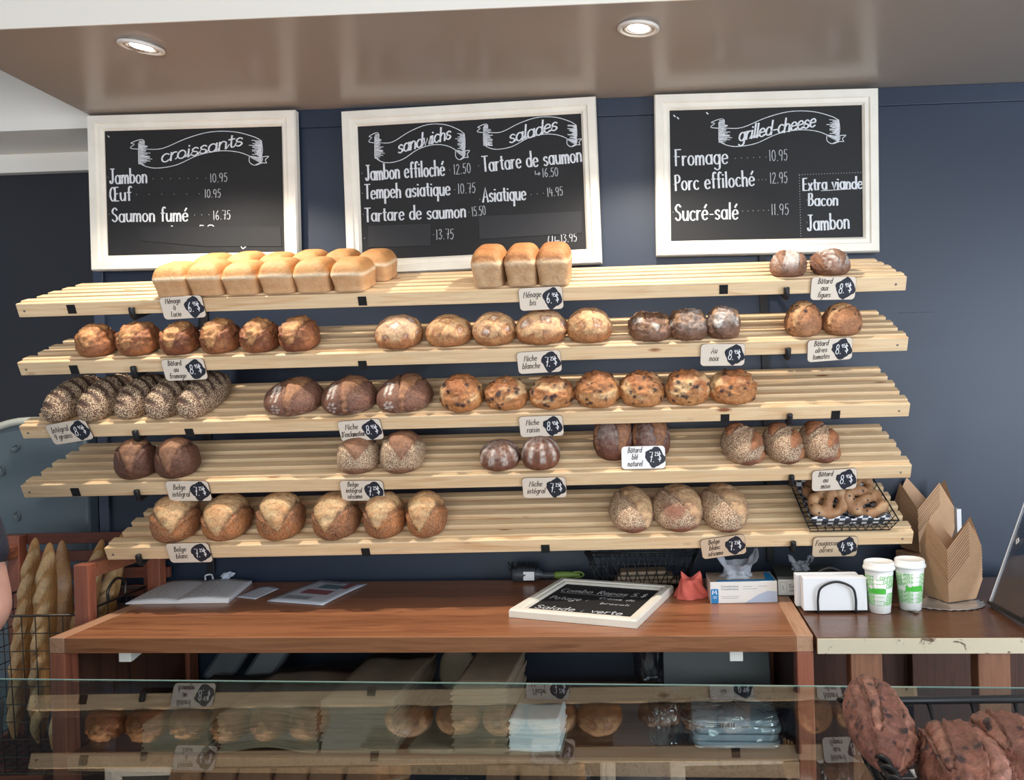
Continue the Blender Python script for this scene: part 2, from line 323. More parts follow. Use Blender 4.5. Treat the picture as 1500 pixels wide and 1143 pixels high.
# ---------------------------------------------------------------- hand lettering (single-stroke letters drawn as ribbons)
def el(cx, cy, rx, ry, a0=0, a1=360, k=14): return [(cx+rx*math.cos(math.radians(a0+(a1-a0)*i/k)), cy+ry*math.sin(math.radians(a0+(a1-a0)*i/k))) for i in range(k+1)]
def S(*p): return [(q.x, q.y) for q in crom(p, 4)]
OV = el(.36, .5, .33, .5); EE = S((.04, .5), (.4, .54), (.66, .58), (.58, .88), (.35, 1), (.1, .8), (.04, .45), (.16, .1), (.4, 0), (.66, .16))
AC = [(.32, 1.25), (.56, 1.6)]; ST = lambda x, t=1., b_=0.: [(x, t), (x, b_)]
GL = {
 'a': (.84, [OV, ST(.7)]), 'b': (.8, [ST(.05, 1.75), OV]), 'c': (.72, [el(.38, .5, .34, .5, 45, 315)]), 'd': (.84, [OV, ST(.7, 1.75)]), 'e': (.78, [EE]),
 'f': (.58, [S((.62, 1.62), (.42, 1.76), (.25, 1.5), (.24, .8), (.24, 0)), [(.02, 1), (.5, 1)]]), 'g': (.84, [OV, S((.7, 1), (.7, 0), (.66, -.45), (.38, -.62), (.06, -.42))]),
 'h': (.78, [ST(.06, 1.75), S((.06, .65), (.3, 1), (.58, .86), (.62, .5), (.62, 0))]), 'i': (.3, [ST(.1), [(.1, 1.35), (.12, 1.42)]]), 'l': (.3, [ST(.1, 1.75)]), 'j': (.4, [S((.2, 1), (.2, 0), (.1, -.5), (-.1, -.5))]),
 'm': (1.12, [ST(.05), S((.05, .65), (.26, 1), (.46, .86), (.5, .5), (.5, 0)), S((.5, .65), (.72, 1), (.92, .86), (.96, .5), (.96, 0))]),
 'n': (.78, [ST(.06), S((.06, .65), (.3, 1), (.58, .86), (.62, .5), (.62, 0))]), 'o': (.8, [OV]), 'p': (.8, [ST(.05, 1, -.65), OV]), 'q': (.84, [OV, ST(.7, 1, -.65)]),
 'r': (.56, [ST(.06), S((.06, .6), (.25, .95), (.5, .95))]), 's': (.68, [S((.56, .84), (.34, 1), (.1, .84), (.14, .6), (.46, .44), (.56, .2), (.32, 0), (.06, .14))]),
 't': (.56, [S((.24, 1.5), (.24, .5), (.3, .08), (.5, .06)), [(.0, 1.05), (.5, 1.05)]]), 'u': (.8, [S((.06, 1), (.06, .4), (.2, .04), (.44, .06), (.64, .35)), ST(.66)]),
 'v': (.7, [[(.04, 1), (.34, 0), (.64, 1)]]), 'w': (1.02, [[(.04, 1), (.26, 0), (.5, .9), (.74, 0), (.96, 1)]]), 'x': (.68, [[(.04, 1), (.6, 0)], [(.6, 1), (.04, 0)]]), 'y': (.7, [[(.04, 1), (.34, .1)], [(.64, 1), (.2, -.6)]]),
 'J': (.72, [S((.46, 1.72), (.46, .5), (.36, .05), (.12, .05), (.04, .3)), [(.14, 1.72), (.72, 1.72)]]), 'T': (.86, [ST(.42, 1.7), [(.0, 1.7), (.86, 1.7)]]),
 'S': (.84, [S((.7, 1.45), (.42, 1.72), (.1, 1.4), (.2, 1.02), (.56, .76), (.7, .34), (.4, 0), (.06, .26))]), 'A': (.96, [[(.02, 0), (.45, 1.72), (.88, 0)], [(.16, .6), (.74, .6)]]),
 'F': (.76, [ST(.1, 1.7), [(.0, 1.7), (.74, 1.7)], [(.1, .95), (.55, .95)]]), 'P': (.78, [ST(.1, 1.7), S((.1, 1.7), (.5, 1.68), (.68, 1.3), (.5, .9), (.1, .85))]),
 'E': (.76, [ST(.1, 1.7), [(.1, 1.7), (.68, 1.7)], [(.1, .9), (.56, .9)], [(.1, 0), (.7, 0)]]), 'B': (.84, [ST(.1, 1.7), S((.1, 1.7), (.48, 1.68), (.58, 1.3), (.42, .95), (.1, .9)), S((.1, .9), (.5, .9), (.72, .5), (.5, .05), (.1, 0))]),
 'M': (1.16, [[(.06, 0), (.16, 1.7), (.54, .5), (.92, 1.7), (1.04, 0)]]), 'L': (.7, [[(.12, 1.7), (.1, 0), (.66, .02)]]), 'D': (.86, [ST(.1, 1.7), S((.1, 1.7), (.5, 1.55), (.76, .85), (.5, .15), (.1, 0))]),
 'C': (.86, [el(.46, .85, .42, .85, 55, 305)]), 'R': (.84, [ST(.1, 1.7), S((.1, 1.7), (.5, 1.68), (.66, 1.3), (.5, .95), (.1, .88)), [(.3, .88), (.74, 0)]]), 'I': (.5, [ST(.24, 1.7), [(.04, 1.7), (.46, 1.7)], [(.04, 0), (.46, 0)]]),
 'O': (.9, [el(.44, .85, .42, .85)]), 'V': (.84, [[(.02, 1.7), (.4, 0), (.8, 1.7)]]), 'Y': (.84, [[(.02, 1.7), (.4, .8)], [(.8, 1.7), (.4, .8), (.4, 0)]]),
 '0': (.8, [el(.38, .85, .32, .85)]), '1': (.34, [ST(.14, 1.7)]), '2': (.8, [S((.08, 1.4), (.36, 1.7), (.64, 1.36), (.4, .7), (.06, 0)), [(.06, 0), (.7, 0)]]), '3': (.74, [S((.08, 1.5), (.36, 1.7), (.6, 1.35), (.3, .95), (.64, .5), (.36, 0), (.06, .2))]),
 '4': (.86, [[(.2, 1.7), (.08, .7), (.74, .7)], ST(.56, 1.3)]), '5': (.76, [[(.66, 1.7), (.2, 1.7), (.14, 1.)], S((.14, 1.), (.44, 1.08), (.64, .6), (.4, 0), (.06, .16))]), '6': (.78, [S((.52, 1.7), (.2, 1.2), (.06, .5), (.34, 0), (.64, .4), (.4, .85), (.1, .5))]),
 '7': (.76, [[(.04, 1.7), (.66, 1.7), (.46, 0)], [(.3, .85), (.72, .85)]]), '8': (.8, [el(.38, 1.28, .27, .42), el(.38, .43, .33, .43)]), '9': (.76, [el(.36, 1.22, .3, .46), [(.66, 1.25), (.5, 0)]]),
 '$': (.84, [S((.68, 1.3), (.42, 1.52), (.14, 1.28), (.26, 1.), (.56, .74), (.68, .42), (.4, .18), (.08, .38)), ST(.41, 1.85, -.15)]), '.': (.32, [[(.12, .0), (.16, .06)]]), '-': (.6, [[(.08, .55), (.5, .55)]]), ':': (.5, [[(.2, .15), (.22, .2)], [(.2, .8), (.22, .85)]]), "'": (.26, [[(.14, 1.7), (.1, 1.35)]]), ' ': (.5, []),
}
GL['é'] = (.78, [EE, AC]); GL['è'] = (.78, [EE, [(.2, 1.6), (.46, 1.25)]]); GL['à'] = (.84, GL['a'][1]+[[(.16, 1.6), (.44, 1.25)]]); GL['â'] = (.84, GL['a'][1]+[[(.12, 1.25), (.38, 1.55), (.62, 1.25)]])
GL['Œ'] = (1.2, [el(.36, .85, .34, .85), ST(.66, 1.7), [(.66, 1.7), (1.12, 1.7)], [(.66, .9), (1.04, .9)], [(.66, 0), (1.14, 0)]])
def ribbon(mb, pts, wd, z, heavy=0.):
    pts = [V((p[0], p[1])) for p in pts]; q = [pts[0]]
    for p in pts[1:]:
        if (p-q[-1]).length > 1e-6: q.append(p)
    if len(q) < 2: return
    L, R = [], []
    for i, p in enumerate(q):
        a = q[max(i-1, 0)]; b = q[min(i+1, len(q)-1)]; t = (b-a).normalized(); nn = V((-t.y, t.x))
        ww = wd*(1+heavy*abs(t.y)**2)*.5; e = t*(wd*.35)
        pp = p-e if i == 0 else p+e if i == len(q)-1 else p
        L.append((*(pp+nn*ww), z)); R.append((*(pp-nn*ww), z))
    k = len(q); mb.add(L+R, [(i, k+i, k+i+1, i+1) for i in range(k-1)], False)
def tlen(s, track=.14): return sum(GL[c][0]+track for c in s)-track
def text(mb, s, x0, y0, x1, y1, h, wd, z, slant=0., heavy=0., cursive=False, rng=random, track=.14):
    """letters from baseline point 0 to baseline point 1, capital height h"""
    L = tlen(s, track); d = V((x1-x0, y1-y0)); sx = d.length/L; sy = h/1.72; t = d.normalized(); nn = V((-t.y, t.x)); x = 0; prev = None
    P = lambda px, py: V((x0, y0)) + t*((px+slant*py*sy/sx)*sx) + nn*(py*sy)
    for c in s:
        wv, st = GL[c]; jy = rng.uniform(-.04, .04)
        for k_ in st: ribbon(mb, [P(x+a, b_+jy) for a, b_ in k_], wd, z+rng.random()*.0001, heavy)
        if cursive and st and c not in '-':
            if prev is not None: ribbon(mb, [P(*q) for q in S((prev, .08), ((prev+x)/2, .12), (x+.08, .5))], wd*.75, z)
            prev = x+wv-.12
        else: prev = None
        x += wv+track
    return mb
random.seed(7)
# ================================================================ the room
WY = 2.58; SZ = H+1.0016
struct('floor', box((-3.6, -3.5, -.05), (3.3, 3.2, 0)), M['floor'])
struct('wall_back', box((-1.873, WY, 0), (3.3, WY+.12, 3.0)), M['navy'])
mb = MB(); rg = random.Random(4); x = atY(1316, 459, WY).x; zc = atY(1316, 459, WY).z
for k in range(14): a_ = x+k*.0085+rg.uniform(0, .003); mb.add([(a_, WY-.0004, zc), (a_+.005, WY-.0004, zc+rg.uniform(-.001, .001)), (a_+.0055, WY-.0004, zc+.0022), (a_, WY-.0004, zc+.0014)], [(0, 1, 2, 3)])
q = mb.build('scuff_mark', mat('dark_scuff', (24, 26, 32), .7), bpy.data.objects['wall_back'], fix=False)
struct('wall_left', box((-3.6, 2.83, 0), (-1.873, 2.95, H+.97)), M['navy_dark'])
struct('wall_right', box((3.2, -3.5, 0), (3.3, WY, 3.0)), M['white_paint'])
struct('ceiling', box((-3.6, -3.5, 2.98), (3.3, 1.935, 3.03)), M['ceiling'])
struct('trim_1', box((-1.853, 1.945, SZ), (3.2, WY, SZ+.4)), M['soffit'])
struct('trim_2', box((-3.6, 1.941, SZ-.0005), (3.2, 1.945, 2.98)), M['white_paint'])
struct('trim_3', box((-3.6, WY, H+.970), (-1.873, 2.83, 3.0)), M['white_paint'])
struct('trim_4', box((-3.6, 2.80, H+.893), (-1.873, 2.8298, H+.936)), M['white_paint'])
struct('trim_7', box((-3.6, 2.82, H+.9362), (-1.873, 2.8298, H+.9698)), M['white_paint'])
struct('trim_5', box((-1.873, WY-.012, 0), (-1.838, WY, SZ)), M['navy_light'], .002)
struct('trim_6', box((-1.838, WY-.008, SZ-.062), (3.2, WY, SZ)), M['navy'], .002)
# recessed lamps in the soffit
for i, (p, lab) in enumerate((((207, 67), 'round white recessed spotlight in the soffit above the croissant board'), ((935, 40), 'round white recessed spotlight in the soffit between the middle and right boards'))):
    c = atZ(*p, SZ); c.z = SZ
    t = thing('recessed_spotlight', lab, 'ceiling light', T(c) @ RX(.10) @ RY(.05 if i else .14), 'spotlights in the soffit')
    MB().lathe([(.058, -.001), (.0585, -.006), (.054, -.009), (.046, -.008), (.043, -.002), (.043, .004)], 48).build('trim_ring', M['lamp_white'], t)
    clr = MB().lathe([(.042, -.001), (.041, -.006), (.034, -.005), (.031, .001)], 40).build('tilting_collar', M['lamp_white'], t)
    MB().lathe([(.0, -.0045), (.026, -.0045), (.029, -.002), (.029, .001)], 32).build('bulb', M['led'], clr)
    l = bpy.data.lights.new('spotlight_beam', 'SPOT'); l.energy = 58 if i == 0 else 46; l.color = (1, .89, .76); l.spot_size = math.radians(128); l.spot_blend = .55; l.shadow_soft_size = .022
    o = bpy.data.objects.new('spotlight_beam', l); col.objects.link(o); o.location = c - V((0, 0, .03))

# ================================================================ chalkboards on the wall
def frame_mesh(w_, h_, bw, d):
    """moulded picture frame: outer bevel, flat, step, inner bevel"""
    mb = MB(); prof = [(0, 0), (0, d*.75), (.004, d), (bw*.55, d), (bw*.62, d*.82), (bw*.86, d*.8), (bw, d*.55), (bw, 0)]
    ring = []
    for x, z in prof: ring.append([(-w_/2+x, -h_/2+x, z), (w_/2-x, -h_/2+x, z), (w_/2-x, h_/2-x, z), (-w_/2+x, h_/2-x, z)])
    vs = [p for r in ring for p in r]; fs = []
    for i in range(len(ring)-1):
        for j in range(4): fs.append((i*4+j, i*4+(j+1) % 4, (i+1)*4+(j+1) % 4, (i+1)*4+j))
    return mb.add(vs, fs)
class Board:
    def __init__(s, name, label, cx, cz, w_, h_, a, b, c, bw, Y=2.53):
        s.w, s.h, s.bw = w_, h_, bw
        # local x right, y up, z towards the room
        R = RZ(b) @ RX(c) @ RY(-a) @ RX(PI/2)
        s.m = T(cx, Y, cz+H) @ R @ T(0, 0, -.032); s.t = thing(name, label, 'chalkboard', s.m, 'menu chalkboards on the wall')
        frame_mesh(w_, h_, bw, .032).build('frame', M['frame'], s.t)
        box((-w_/2+bw*.7, -h_/2+bw*.7, .002), (w_/2-bw*.7, h_/2-bw*.7, .014)).build('slate_panel', M['slate'], s.t)
        box((-w_/2+.05, h_/2-.07, -.012), (-w_/2+.08, h_/2-.02, .0)).build('hanging_block', M['black'], s.t)
        s.z = .0148; s.o = s.m @ V((0, 0, s.z)); s.n = (s.m.to_3x3() @ V((0, 0, 1))).normalized(); s.inv = s.m.inverted()
        s.rng = random.Random(name)
    def L(s, x, y): q = s.inv @ atP(x, y, s.o, s.n); return q.x, q.y
    def line(s, txt, x0, y0, x1, y1, hp, kind='menu_text', heavy=1.0, wd=.0033, slant=0., **k):
        a, b = s.L(x0, y0), s.L(x1, y1); hh = hp*2.5/F
        mb = text(MB(), txt, *a, *b, hh, wd, s.z, slant, heavy, rng=s.rng, **k)
        return mb.build(kind, M['chalk'] if kind != 'price_text' else M['chalk_thin'], s.t, fix=False)
    def price(s, txt, x0, y0, x1, y1, hp): return s.line(txt, x0, y0, x1, y1, hp, 'price_text', .2, .0022)
    def dots(s, *runs):
        mb = MB()
        for x0, y0, x1, y1, n_ in runs:
            for i in range(n_):
                t = i/max(n_-1, 1); p = s.L(x0+(x1-x0)*t, y0+(y1-y0)*t); r = .0016
                mb.add([(p[0]-r, p[1], s.z), (p[0], p[1]-r, s.z), (p[0]+r, p[1], s.z), (p[0], p[1]+r, s.z)], [(0, 1, 2, 3)])
        return mb.build('dotted_leader', M['chalk_thin'], s.t, fix=False)
    def poly(s, pts, name, mt, th=.0012): return MB().prism([s.L(*p) for p in pts], s.z, s.z+th).build(name, mt, s.t)
    def strokes(s, name, sts, wd=.003, mt='chalk', heavy=0):
        mb = MB()
        for st in sts: ribbon(mb, [s.L(*p) for p in st], wd, s.z, heavy)
        return mb.build(name, M[mt], s.t, fix=False)
    def banner(s, x0, x1, y0, y1, title, tx0, ty0, tx1, ty1, th, full=1.):
        q = lambda u, v: (x0+(x1-x0)*u, y1+(y0-y1)*v)
        U = [(.103, .52), (.233, .54), (.405, .8), (.578, .97), (.75, .975), (.888, .85), (.948, .74)]
        Lo = [(.06, .675), (.06, .3), (.065, .175), (.112, .07), (.198, .025), (.336, .11), (.49, .36), (.647, .475), (.784, .44), (.888, .3)]
        cur = [S(*U), S(*Lo), S((.948, .74), (.955, .5), (.948, .3)), S((.103, .52), (.06, .52), (0, .55), (.03, .65), (.005, .68), (.07, .77), (.1, .74), (.1, .6), (.103, .52)),
               S((.86, .34), (.862, .18), (.9, .1), (.955, .16), (.985, .16), (.975, .24), (1, .33), (.955, .32)), S((.86, .34), (.9, .32), (.948, .3)), S((.9, .1), (.95, .2), (.955, .3))]
        rg = s.rng; hat = []
        for i in range(22):
            v = .14+.5*i/21; hat.append([(.06, v), (.06+rg.uniform(.03, .085)*(1.2-abs(v-.3)), v-rg.uniform(.0, .03))])
            v = .33+.40*i/21; hat.append([(.948, v), (.948-rg.uniform(.02, .09), v+rg.uniform(.0, .03))])
        for i in range(8):
            v = .3-.02*i; hat.append([(.87+.01*i, v), (.948, v+.02)]); v = .55+.025*i; hat.append([(.065, v), (.1, v+.01)])
        bn = s.strokes('heading_banner', [[q(*p) for p in c_] for c_ in cur], .0024)
        for sd in (0, 1): s.strokes('banner_shading', [[q(*p) for p in c_] for c_ in hat if (c_[0][0] > .5) == bool(sd)], .0022).parent = bn
        a, b = s.L(tx0, ty0), s.L(tx1, ty1)
        text(MB(), title, *a, *b, th*2.5/F, .0042, s.z, .32, .45, True, s.rng, .04).build('heading_text', M['chalk'], bn, fix=False)
B1 = Board('menu_chalkboard', 'cream framed menu chalkboard headed croissants, hung left above the tin loaves', -1.4905, .7245, .7248, .5342, -.0086, .0052, .0144, .052)
B1.banner(190.7, 393.6, 191.7, 247.7, 'croissants', 236, 238, 356, 213, 20)
B1.line('Jambon', 161, 269.4, 216, 268, 22); B1.line('Œuf', 161.6, 295, 193, 294, 21); B1.line('Saumon fumé', 164, 325.4, 276, 323.7, 21)
B1.price('10.95', 308, 267, 333.5, 266, 13); B1.price('10.95', 300, 289.6, 323.7, 289, 12.5); B1.price('16.75', 312.5, 322, 338, 321, 13.5)
B1.dots((224, 262, 302, 261, 7), (200, 285, 292, 284, 6), (285, 315, 306, 314.5, 3), (158, 260, 158, 260, 1), (159.5, 287, 159.5, 287, 1), (160, 314, 160, 314, 1))
B1.poly([(201, 332), (411, 332), (413, 361), (300, 361), (208, 353)], 'cover_strip', M['cover'])
B1.strokes('chalk_remnant', [[(251, 331), (253, 331.5)], [(293, 333), (293, 330), (298, 330.5)], S((304, 333), (306, 330), (311, 330), (314, 333)), S((353, 361), (356, 364.5), (360, 361)), [(158, 199), (160, 201)]], .003)
B2 = Board('menu_chalkboard', 'wide cream framed menu chalkboard headed sandwichs and salades, hung crooked in the middle', -.5308, .7047, .8751, .5647, .0135, -.0181, -.0045, .052)
B2.banner(540, 688, 181, 240, 'sandwichs', 583, 224.5, 661, 203, 20); B2.banner(699, 852, 170.6, 220, 'salades', 746, 210, 817, 190, 20)
for a in (('Jambon effiloché', 536, 264.7, 652, 256.8, 23), ('Tempeh asiatique', 534.6, 291.8, 660, 285.7, 22), ('Tartare de saumon', 534.6, 324.9, 683, 318.4, 21), ('Tartare de saumon', 707.4, 251.8, 853, 237, 23), ('Asiatique', 707.4, 296, 771, 292.7, 22)): B2.line(*a)
for a in (('12.50', 665, 255.4, 690, 253.5, 15), ('10.75', 671, 284, 697, 282.6, 15), ('15.50', 692, 317, 712, 314.8, 14), ('13.75', 639, 351, 665, 350, 15), ('16.50', 795, 259.6, 818, 257.7, 13), ('14.95', 802, 288, 825, 286, 13), ('13.95', 822, 355, 845.5, 353.4, 12)): B2.price(*a)
B2.dots((659, 249, 659, 249, 1), (666, 278, 666, 278, 1), (687, 311, 687, 311, 1), (778, 285, 796, 283, 3), (635, 344, 635, 344, 1), (530, 254, 530, 254, 1), (531, 283, 531, 283, 1), (532, 314, 532, 314, 1), (534, 349, 534, 349, 1), (701, 243, 701, 243, 1), (703, 292, 703, 292, 1))
B2.poly([(539, 331), (631, 328), (631.5, 360), (540, 362.5)], 'cover_strip', M['cover2']); B2.poly([(701, 317), (852.5, 309.5), (852.5, 341.4), (702.6, 350.5)], 'cover_strip', M['cover2'])
B2.strokes('chalk_remnant', [S((804, 346), (803, 353), (806, 355), (809, 353), (809, 346)), [(813, 347), (813, 353), (819, 352.5)], [(784, 251), (784, 255.5), (791, 254.5)], [(789, 252.5), (791, 254.5), (789, 256.5)]], .0032, 'chalk_thin')
B3 = Board('menu_chalkboard', 'cream framed menu chalkboard headed grilled-cheese, hung at the right', .4694, .7161, .7461, .5454, -.0134, -.0109, .0122, .052)
B3.banner(1041, 1239, 162, 216, 'grilled-cheese', 1082, 206.5, 1195, 185, 20)
for a in (('Fromage', 989, 243, 1067, 240, 24), ('Porc effiloché', 989, 279, 1106, 272, 23), ('Sucré-salé', 989, 323, 1082, 321, 24), ('Extra viande', 1176, 279, 1264, 276, 18), ('Bacon', 1184, 301.5, 1228, 301, 18), ('Jambon', 1183, 338, 1245, 335, 23)): B3.line(*a)
for a in (('10.95', 1127, 236, 1154, 234.4, 16), ('12.95', 1128, 269, 1154, 267.6, 16), ('11.95', 1130, 315, 1156, 314, 16)): B3.price(*a)
B3.dots((1077, 232, 1122, 230, 6), (1111, 263.5, 1122, 263, 3), (1088, 309.5, 1126, 308, 6), (1171, 257, 1173, 346, 24), (1171, 256, 1265, 252.5, 24), (987, 229, 987, 229, 1), (987, 270, 987, 270, 1), (986, 311, 986, 311, 1), (1182, 293, 1182, 293, 1), (1182, 326, 1182, 326, 1))
B3.strokes('text_underline', [[(1203, 279.5), (1244, 277)]], .002); B3.strokes('chalk_remnant', [[(1035, 165), (1037, 167)], [(987, 169), (989, 171)], [(992, 172), (994, 174)]], .004)

# ================================================================ slatted shelves
XL, XR, SY = -1.8377, .8009, 2.19
SH = [(.3058, .1004, XL), (.1301, .1112, XL), (-.061, .1236, XL), (-.2386, .1133, XL), (-.4311, .1160, -1.5866)]
names = ['topmost', 'second from top', 'third from top', 'fourth from top', 'lowest']
SM = []
velcro = [[(105, 453), (531, 441), (1060, 424)], [(109, 541.5), (531.5, 535)], [(278, 634), (1062, 613), (1224, 608)], [(111, 721)], [(536, 809), (799, 804)]]
for i, (z, rise, xl) in enumerate(SH):
    th = math.atan2(rise, .2785); L_ = XR-xl; c_, s_ = math.cos(th), math.sin(th)
    mx = frame(V((xl, SY, z+H)), V((1, 0, 0)), V((0, c_, s_)), V((0, -s_, c_))); SM.append(mx)
    note = ['holding the tin loaves', 'holding the cheese and white round loaves', 'holding the seeded and raisin loaves', 'with few loaves and much bare slat', 'the shortest at its left end'][i]
    t = thing('slatted_shelf', f'pale pine slatted bread shelf, {names[i]}, {note}', 'shelf', mx, 'pine bread shelves')
    fr = box((0, 0, -.042), (L_, .02, 0)).build('front_rail', M['pine'], t, .0025)
    for k in range(5):
        y = .0225+k*.0562; e = [0, .012, .0, .01, .02][k]
        MB().box((e*.5, y, -.015), (L_-e*.4, y+.031, .004)).build('slat', M['pine'], t, .002)
    for x in (.36, L_*.5, L_-.34):
        box((x, .021, -.040), (x+.035, .29, -.0155)).build('batten', M['pine'], t, .002)
    q = MB()
    for x in (.022, L_-.03): q = MB(); q.lathe([(0, .0012), (.003, .0008), (.0035, 0)], 12, T(x, 0, -.023) @ RX(PI/2)); q.build('screw_head', M['screw'], fr)
    n_ = V((0, -c_, -s_))
    for p in velcro[i]:
        l_ = mx.inverted() @ atP(*p, mx.translation, n_)
        box((l_.x-.0125, -.0018, l_.z-.0135), (l_.x+.0125, .0002, l_.z+.0135)).build('hook_and_loop_patch', M['velcro'], fr)
def onshelf(i, x, y, w0=.004):
    mx = SM[i]; n_ = mx.to_3x3() @ V((0, 0, 1)); return mx.inverted() @ atP(x, y, mx @ V((0, 0, w0)), n_)
# ---------------- wall rails and brackets
for x, lab in ((-1.482, 'black slotted wall rail behind the left shelf brackets'), (.455, 'black slotted wall rail behind the right shelf brackets')):
    MB().box((x-.013, WY-.014, H-.60), (x+.013, WY-.0005, H+.47)).build('wall_rail', M['black'], None, .002)
    tag(col.objects[-1], lab, 'wall rail', 'shelf rails')
for i, (z, rise, xl) in enumerate(SH):
    for j, x in enumerate((-1.482, .455)):
        mx = SM[i] @ T(x-SM[i].translation.x, 0, 0); w0 = -.0425
        yb = (WY-.0145-SY-.05*0)/math.cos(math.atan2(rise, .2785))
        t = thing('shelf_bracket', f"black steel bracket hooked under the {['left', 'right'][j]} end of the {names[i]} pine shelf", 'bracket', mx, 'steel shelf brackets')
        r_ = Matrix(SM[i].to_3x3()).to_4x4()
        MB().box((-.005, -.004, w0-.016), (.005, .366, w0)).build('arm', M['black'], t, .0015)
        MB().tube(crom([(0, .012, w0-.008), (0, -.002, w0-.009), (0, -.0095, w0-.004), (0, -.011, w0+.008), (0, -.0085, w0+.024)], 5), [.0085]*20+[.007], 8).build('lip_hook', M['black'], t)
        MB().box((-.011, .34, w0-.034), (.011, .372, w0+.006)).build('rail_clip', M['black'], t, .002)

# ================================================================ price tags
def price_tag(i, x0, x1, y0, y1, rot, lines, price, what, mt='card', stand=False, ps=None):
    mx = SM[i]; R3 = mx.to_3x3(); rng = random.Random(what)
    W, Ht = .128, .067
    if not stand:
        n_ = R3 @ V((0, -1, 0)); p = atP((x0+x1)/2, (y0+y1)/2, mx @ V((0, -.0055, 0)), n_)
        X, Z, Y = R3 @ V((1, 0, 0)), R3 @ V((0, 0, 1)), n_
    else:
        lo = onshelf(i, (x0+x1)/2, y1+1); p0 = mx @ V((lo.x, .010, .0015)); X = V((1, 0, 0)); Z = V((0, .22, 1)).normalized(); Y = X.cross(Z)
        p = p0 + Z*(Ht/2+.001)
    t = thing('price_tag', f"{['beige', 'white', 'tan'][['card', 'card_white', 'card_tan'].index(mt)]} price tag reading {' '.join(lines)} {price[0]}.{price[1:]} $, {what}", 'price tag', frame(p, X, Z, Y) @ RZ(math.radians(rot)), 'price tags on the shelves')
    cardo = MB().prism(rrect(W, Ht, .011), -.0014, .0014, mi=0).build('card', [M[mt]], t, .0005)
    MB().prism(rrect(W+.0012, Ht+.0012, .0115), -.0016, .0008).build('card_edge', M['card_edge'], cardo)
    cx, cy = .0345, .0; poly = []
    for k in range(26):
        a = 2*PI*k/26; sq = 1/max(abs(math.cos(a+rng.uniform(-.05, .05)-.5)), abs(math.sin(a-.5)))
        r = .0245*min(sq, 1.22)*rng.uniform(.93, 1.05); poly.append((cx+r*1.02*math.cos(a), cy+r*math.sin(a)*1.12))
    pat = MB().prism(poly, .0013, .0018).build('price_patch', M['patch'], t)
    mb = MB(); k = len(lines); hh = .0158 if k == 3 else .0178; dy = .0200 if k == 3 else .0235
    for q, ln in enumerate(lines):
        wl = min(tlen(ln)*hh*.50, .070); c = -.0255; y = (k-1)/2*dy - q*dy - hh*.36
        text(mb, ln, c-wl/2, y, c+wl/2, y+.0005, hh, .0017, .0017, .22, .3, rng=rng, track=.18)
    mb.build('name_text', M['ink'], cardo, fix=False)
    mb = MB(); text(mb, price[0]+'.', cx-.019, cy-.014, cx-.003, cy-.0145, .029, .0021, .0022, .08, rng=rng)
    text(mb, price[1:], cx-.001, cy+.004, cx+.0095, cy+.004, .011, .0015, .0022, rng=rng); text(mb, '$', cx+.008, cy-.011, cx+.0185, cy-.011, .025, .002, .0022, rng=rng)
    mb.build('price_text', M['white_ink'], pat, fix=False)
F_ = 'clipped to the'
price_tag(0, 234, 302, 433, 468, 2, ['Ménage', 'à', 'Lucie'], '695', 'in front of the white tin loaves')
price_tag(0, 760, 825, 420, 455, 1.5, ['Ménage', 'bis'], '695', 'under the brown tin loaves')
price_tag(0, 1187, 1254, 405, 440, -1, ['Bâtard', 'aux', 'figues'], '895', 'on the top shelf')
price_tag(1, 238, 303, 525, 558, 1, ['Bâtard', 'au', 'fromage'], '895', 'below the cheese loaves')
price_tag(1, 757, 823, 514, 547, 2, ['Miche', 'blanche'], '725', 'below the floury round loaves')
price_tag(1, 1025, 1092, 503, 537, -1, ['Au', 'noix'], '895', 'below the dark nut loaves')
price_tag(1, 1181, 1250, 495, 530, 3, ['Bâtard', 'olives', 'tomates'], '895', 'below the olive loaves')
price_tag(2, 68, 136, 615, 651, 8, ['Intégral', '9 grains'], '895', 'hanging tilted at the left')
price_tag(2, 495, 562, 614, 647, 3, ['Miche', "D'exclamation"], '895', 'below the stencilled loaves')
price_tag(2, 760, 826, 608, 641, 1, ['Miche', 'raisin'], '895', 'below the raisin loaves')
price_tag(3, 244, 309, 704, 735, -1, ['Belge', 'intégral'], '725', 'below the two dark split loaves')
price_tag(3, 498, 564, 703, 735, -1, ['Belge', 'intégral', 'sésame'], '725', 'below the sesame rounds')
price_tag(3, 765, 830, 699, 730, 0, ['Miche', 'intégral'], '725', 'below two small floury rounds')
price_tag(3, 910, 977, 665, 697, 0, ['Bâtard', 'blé', 'naturel'], '725', 'propped against a loaf', 'card_white', True)
price_tag(3, 1188, 1256, 686, 720, 3, ['Bâtard', 'au', 'miso'], '895', 'above the wire basket')
price_tag(4, 245, 310, 794, 826, 0, ['Belge', 'blanc'], '725', 'at the left of the lowest shelf')
price_tag(4, 1026, 1093, 783, 819, 8, ['Belge', 'blanc', 'sésame'], '725', 'tilted on the lowest shelf', 'card_tan')
price_tag(4, 1189, 1257, 785, 817, 0, ['Fougasse', 'olives'], '495', 'below the wire basket', 'card_tan')

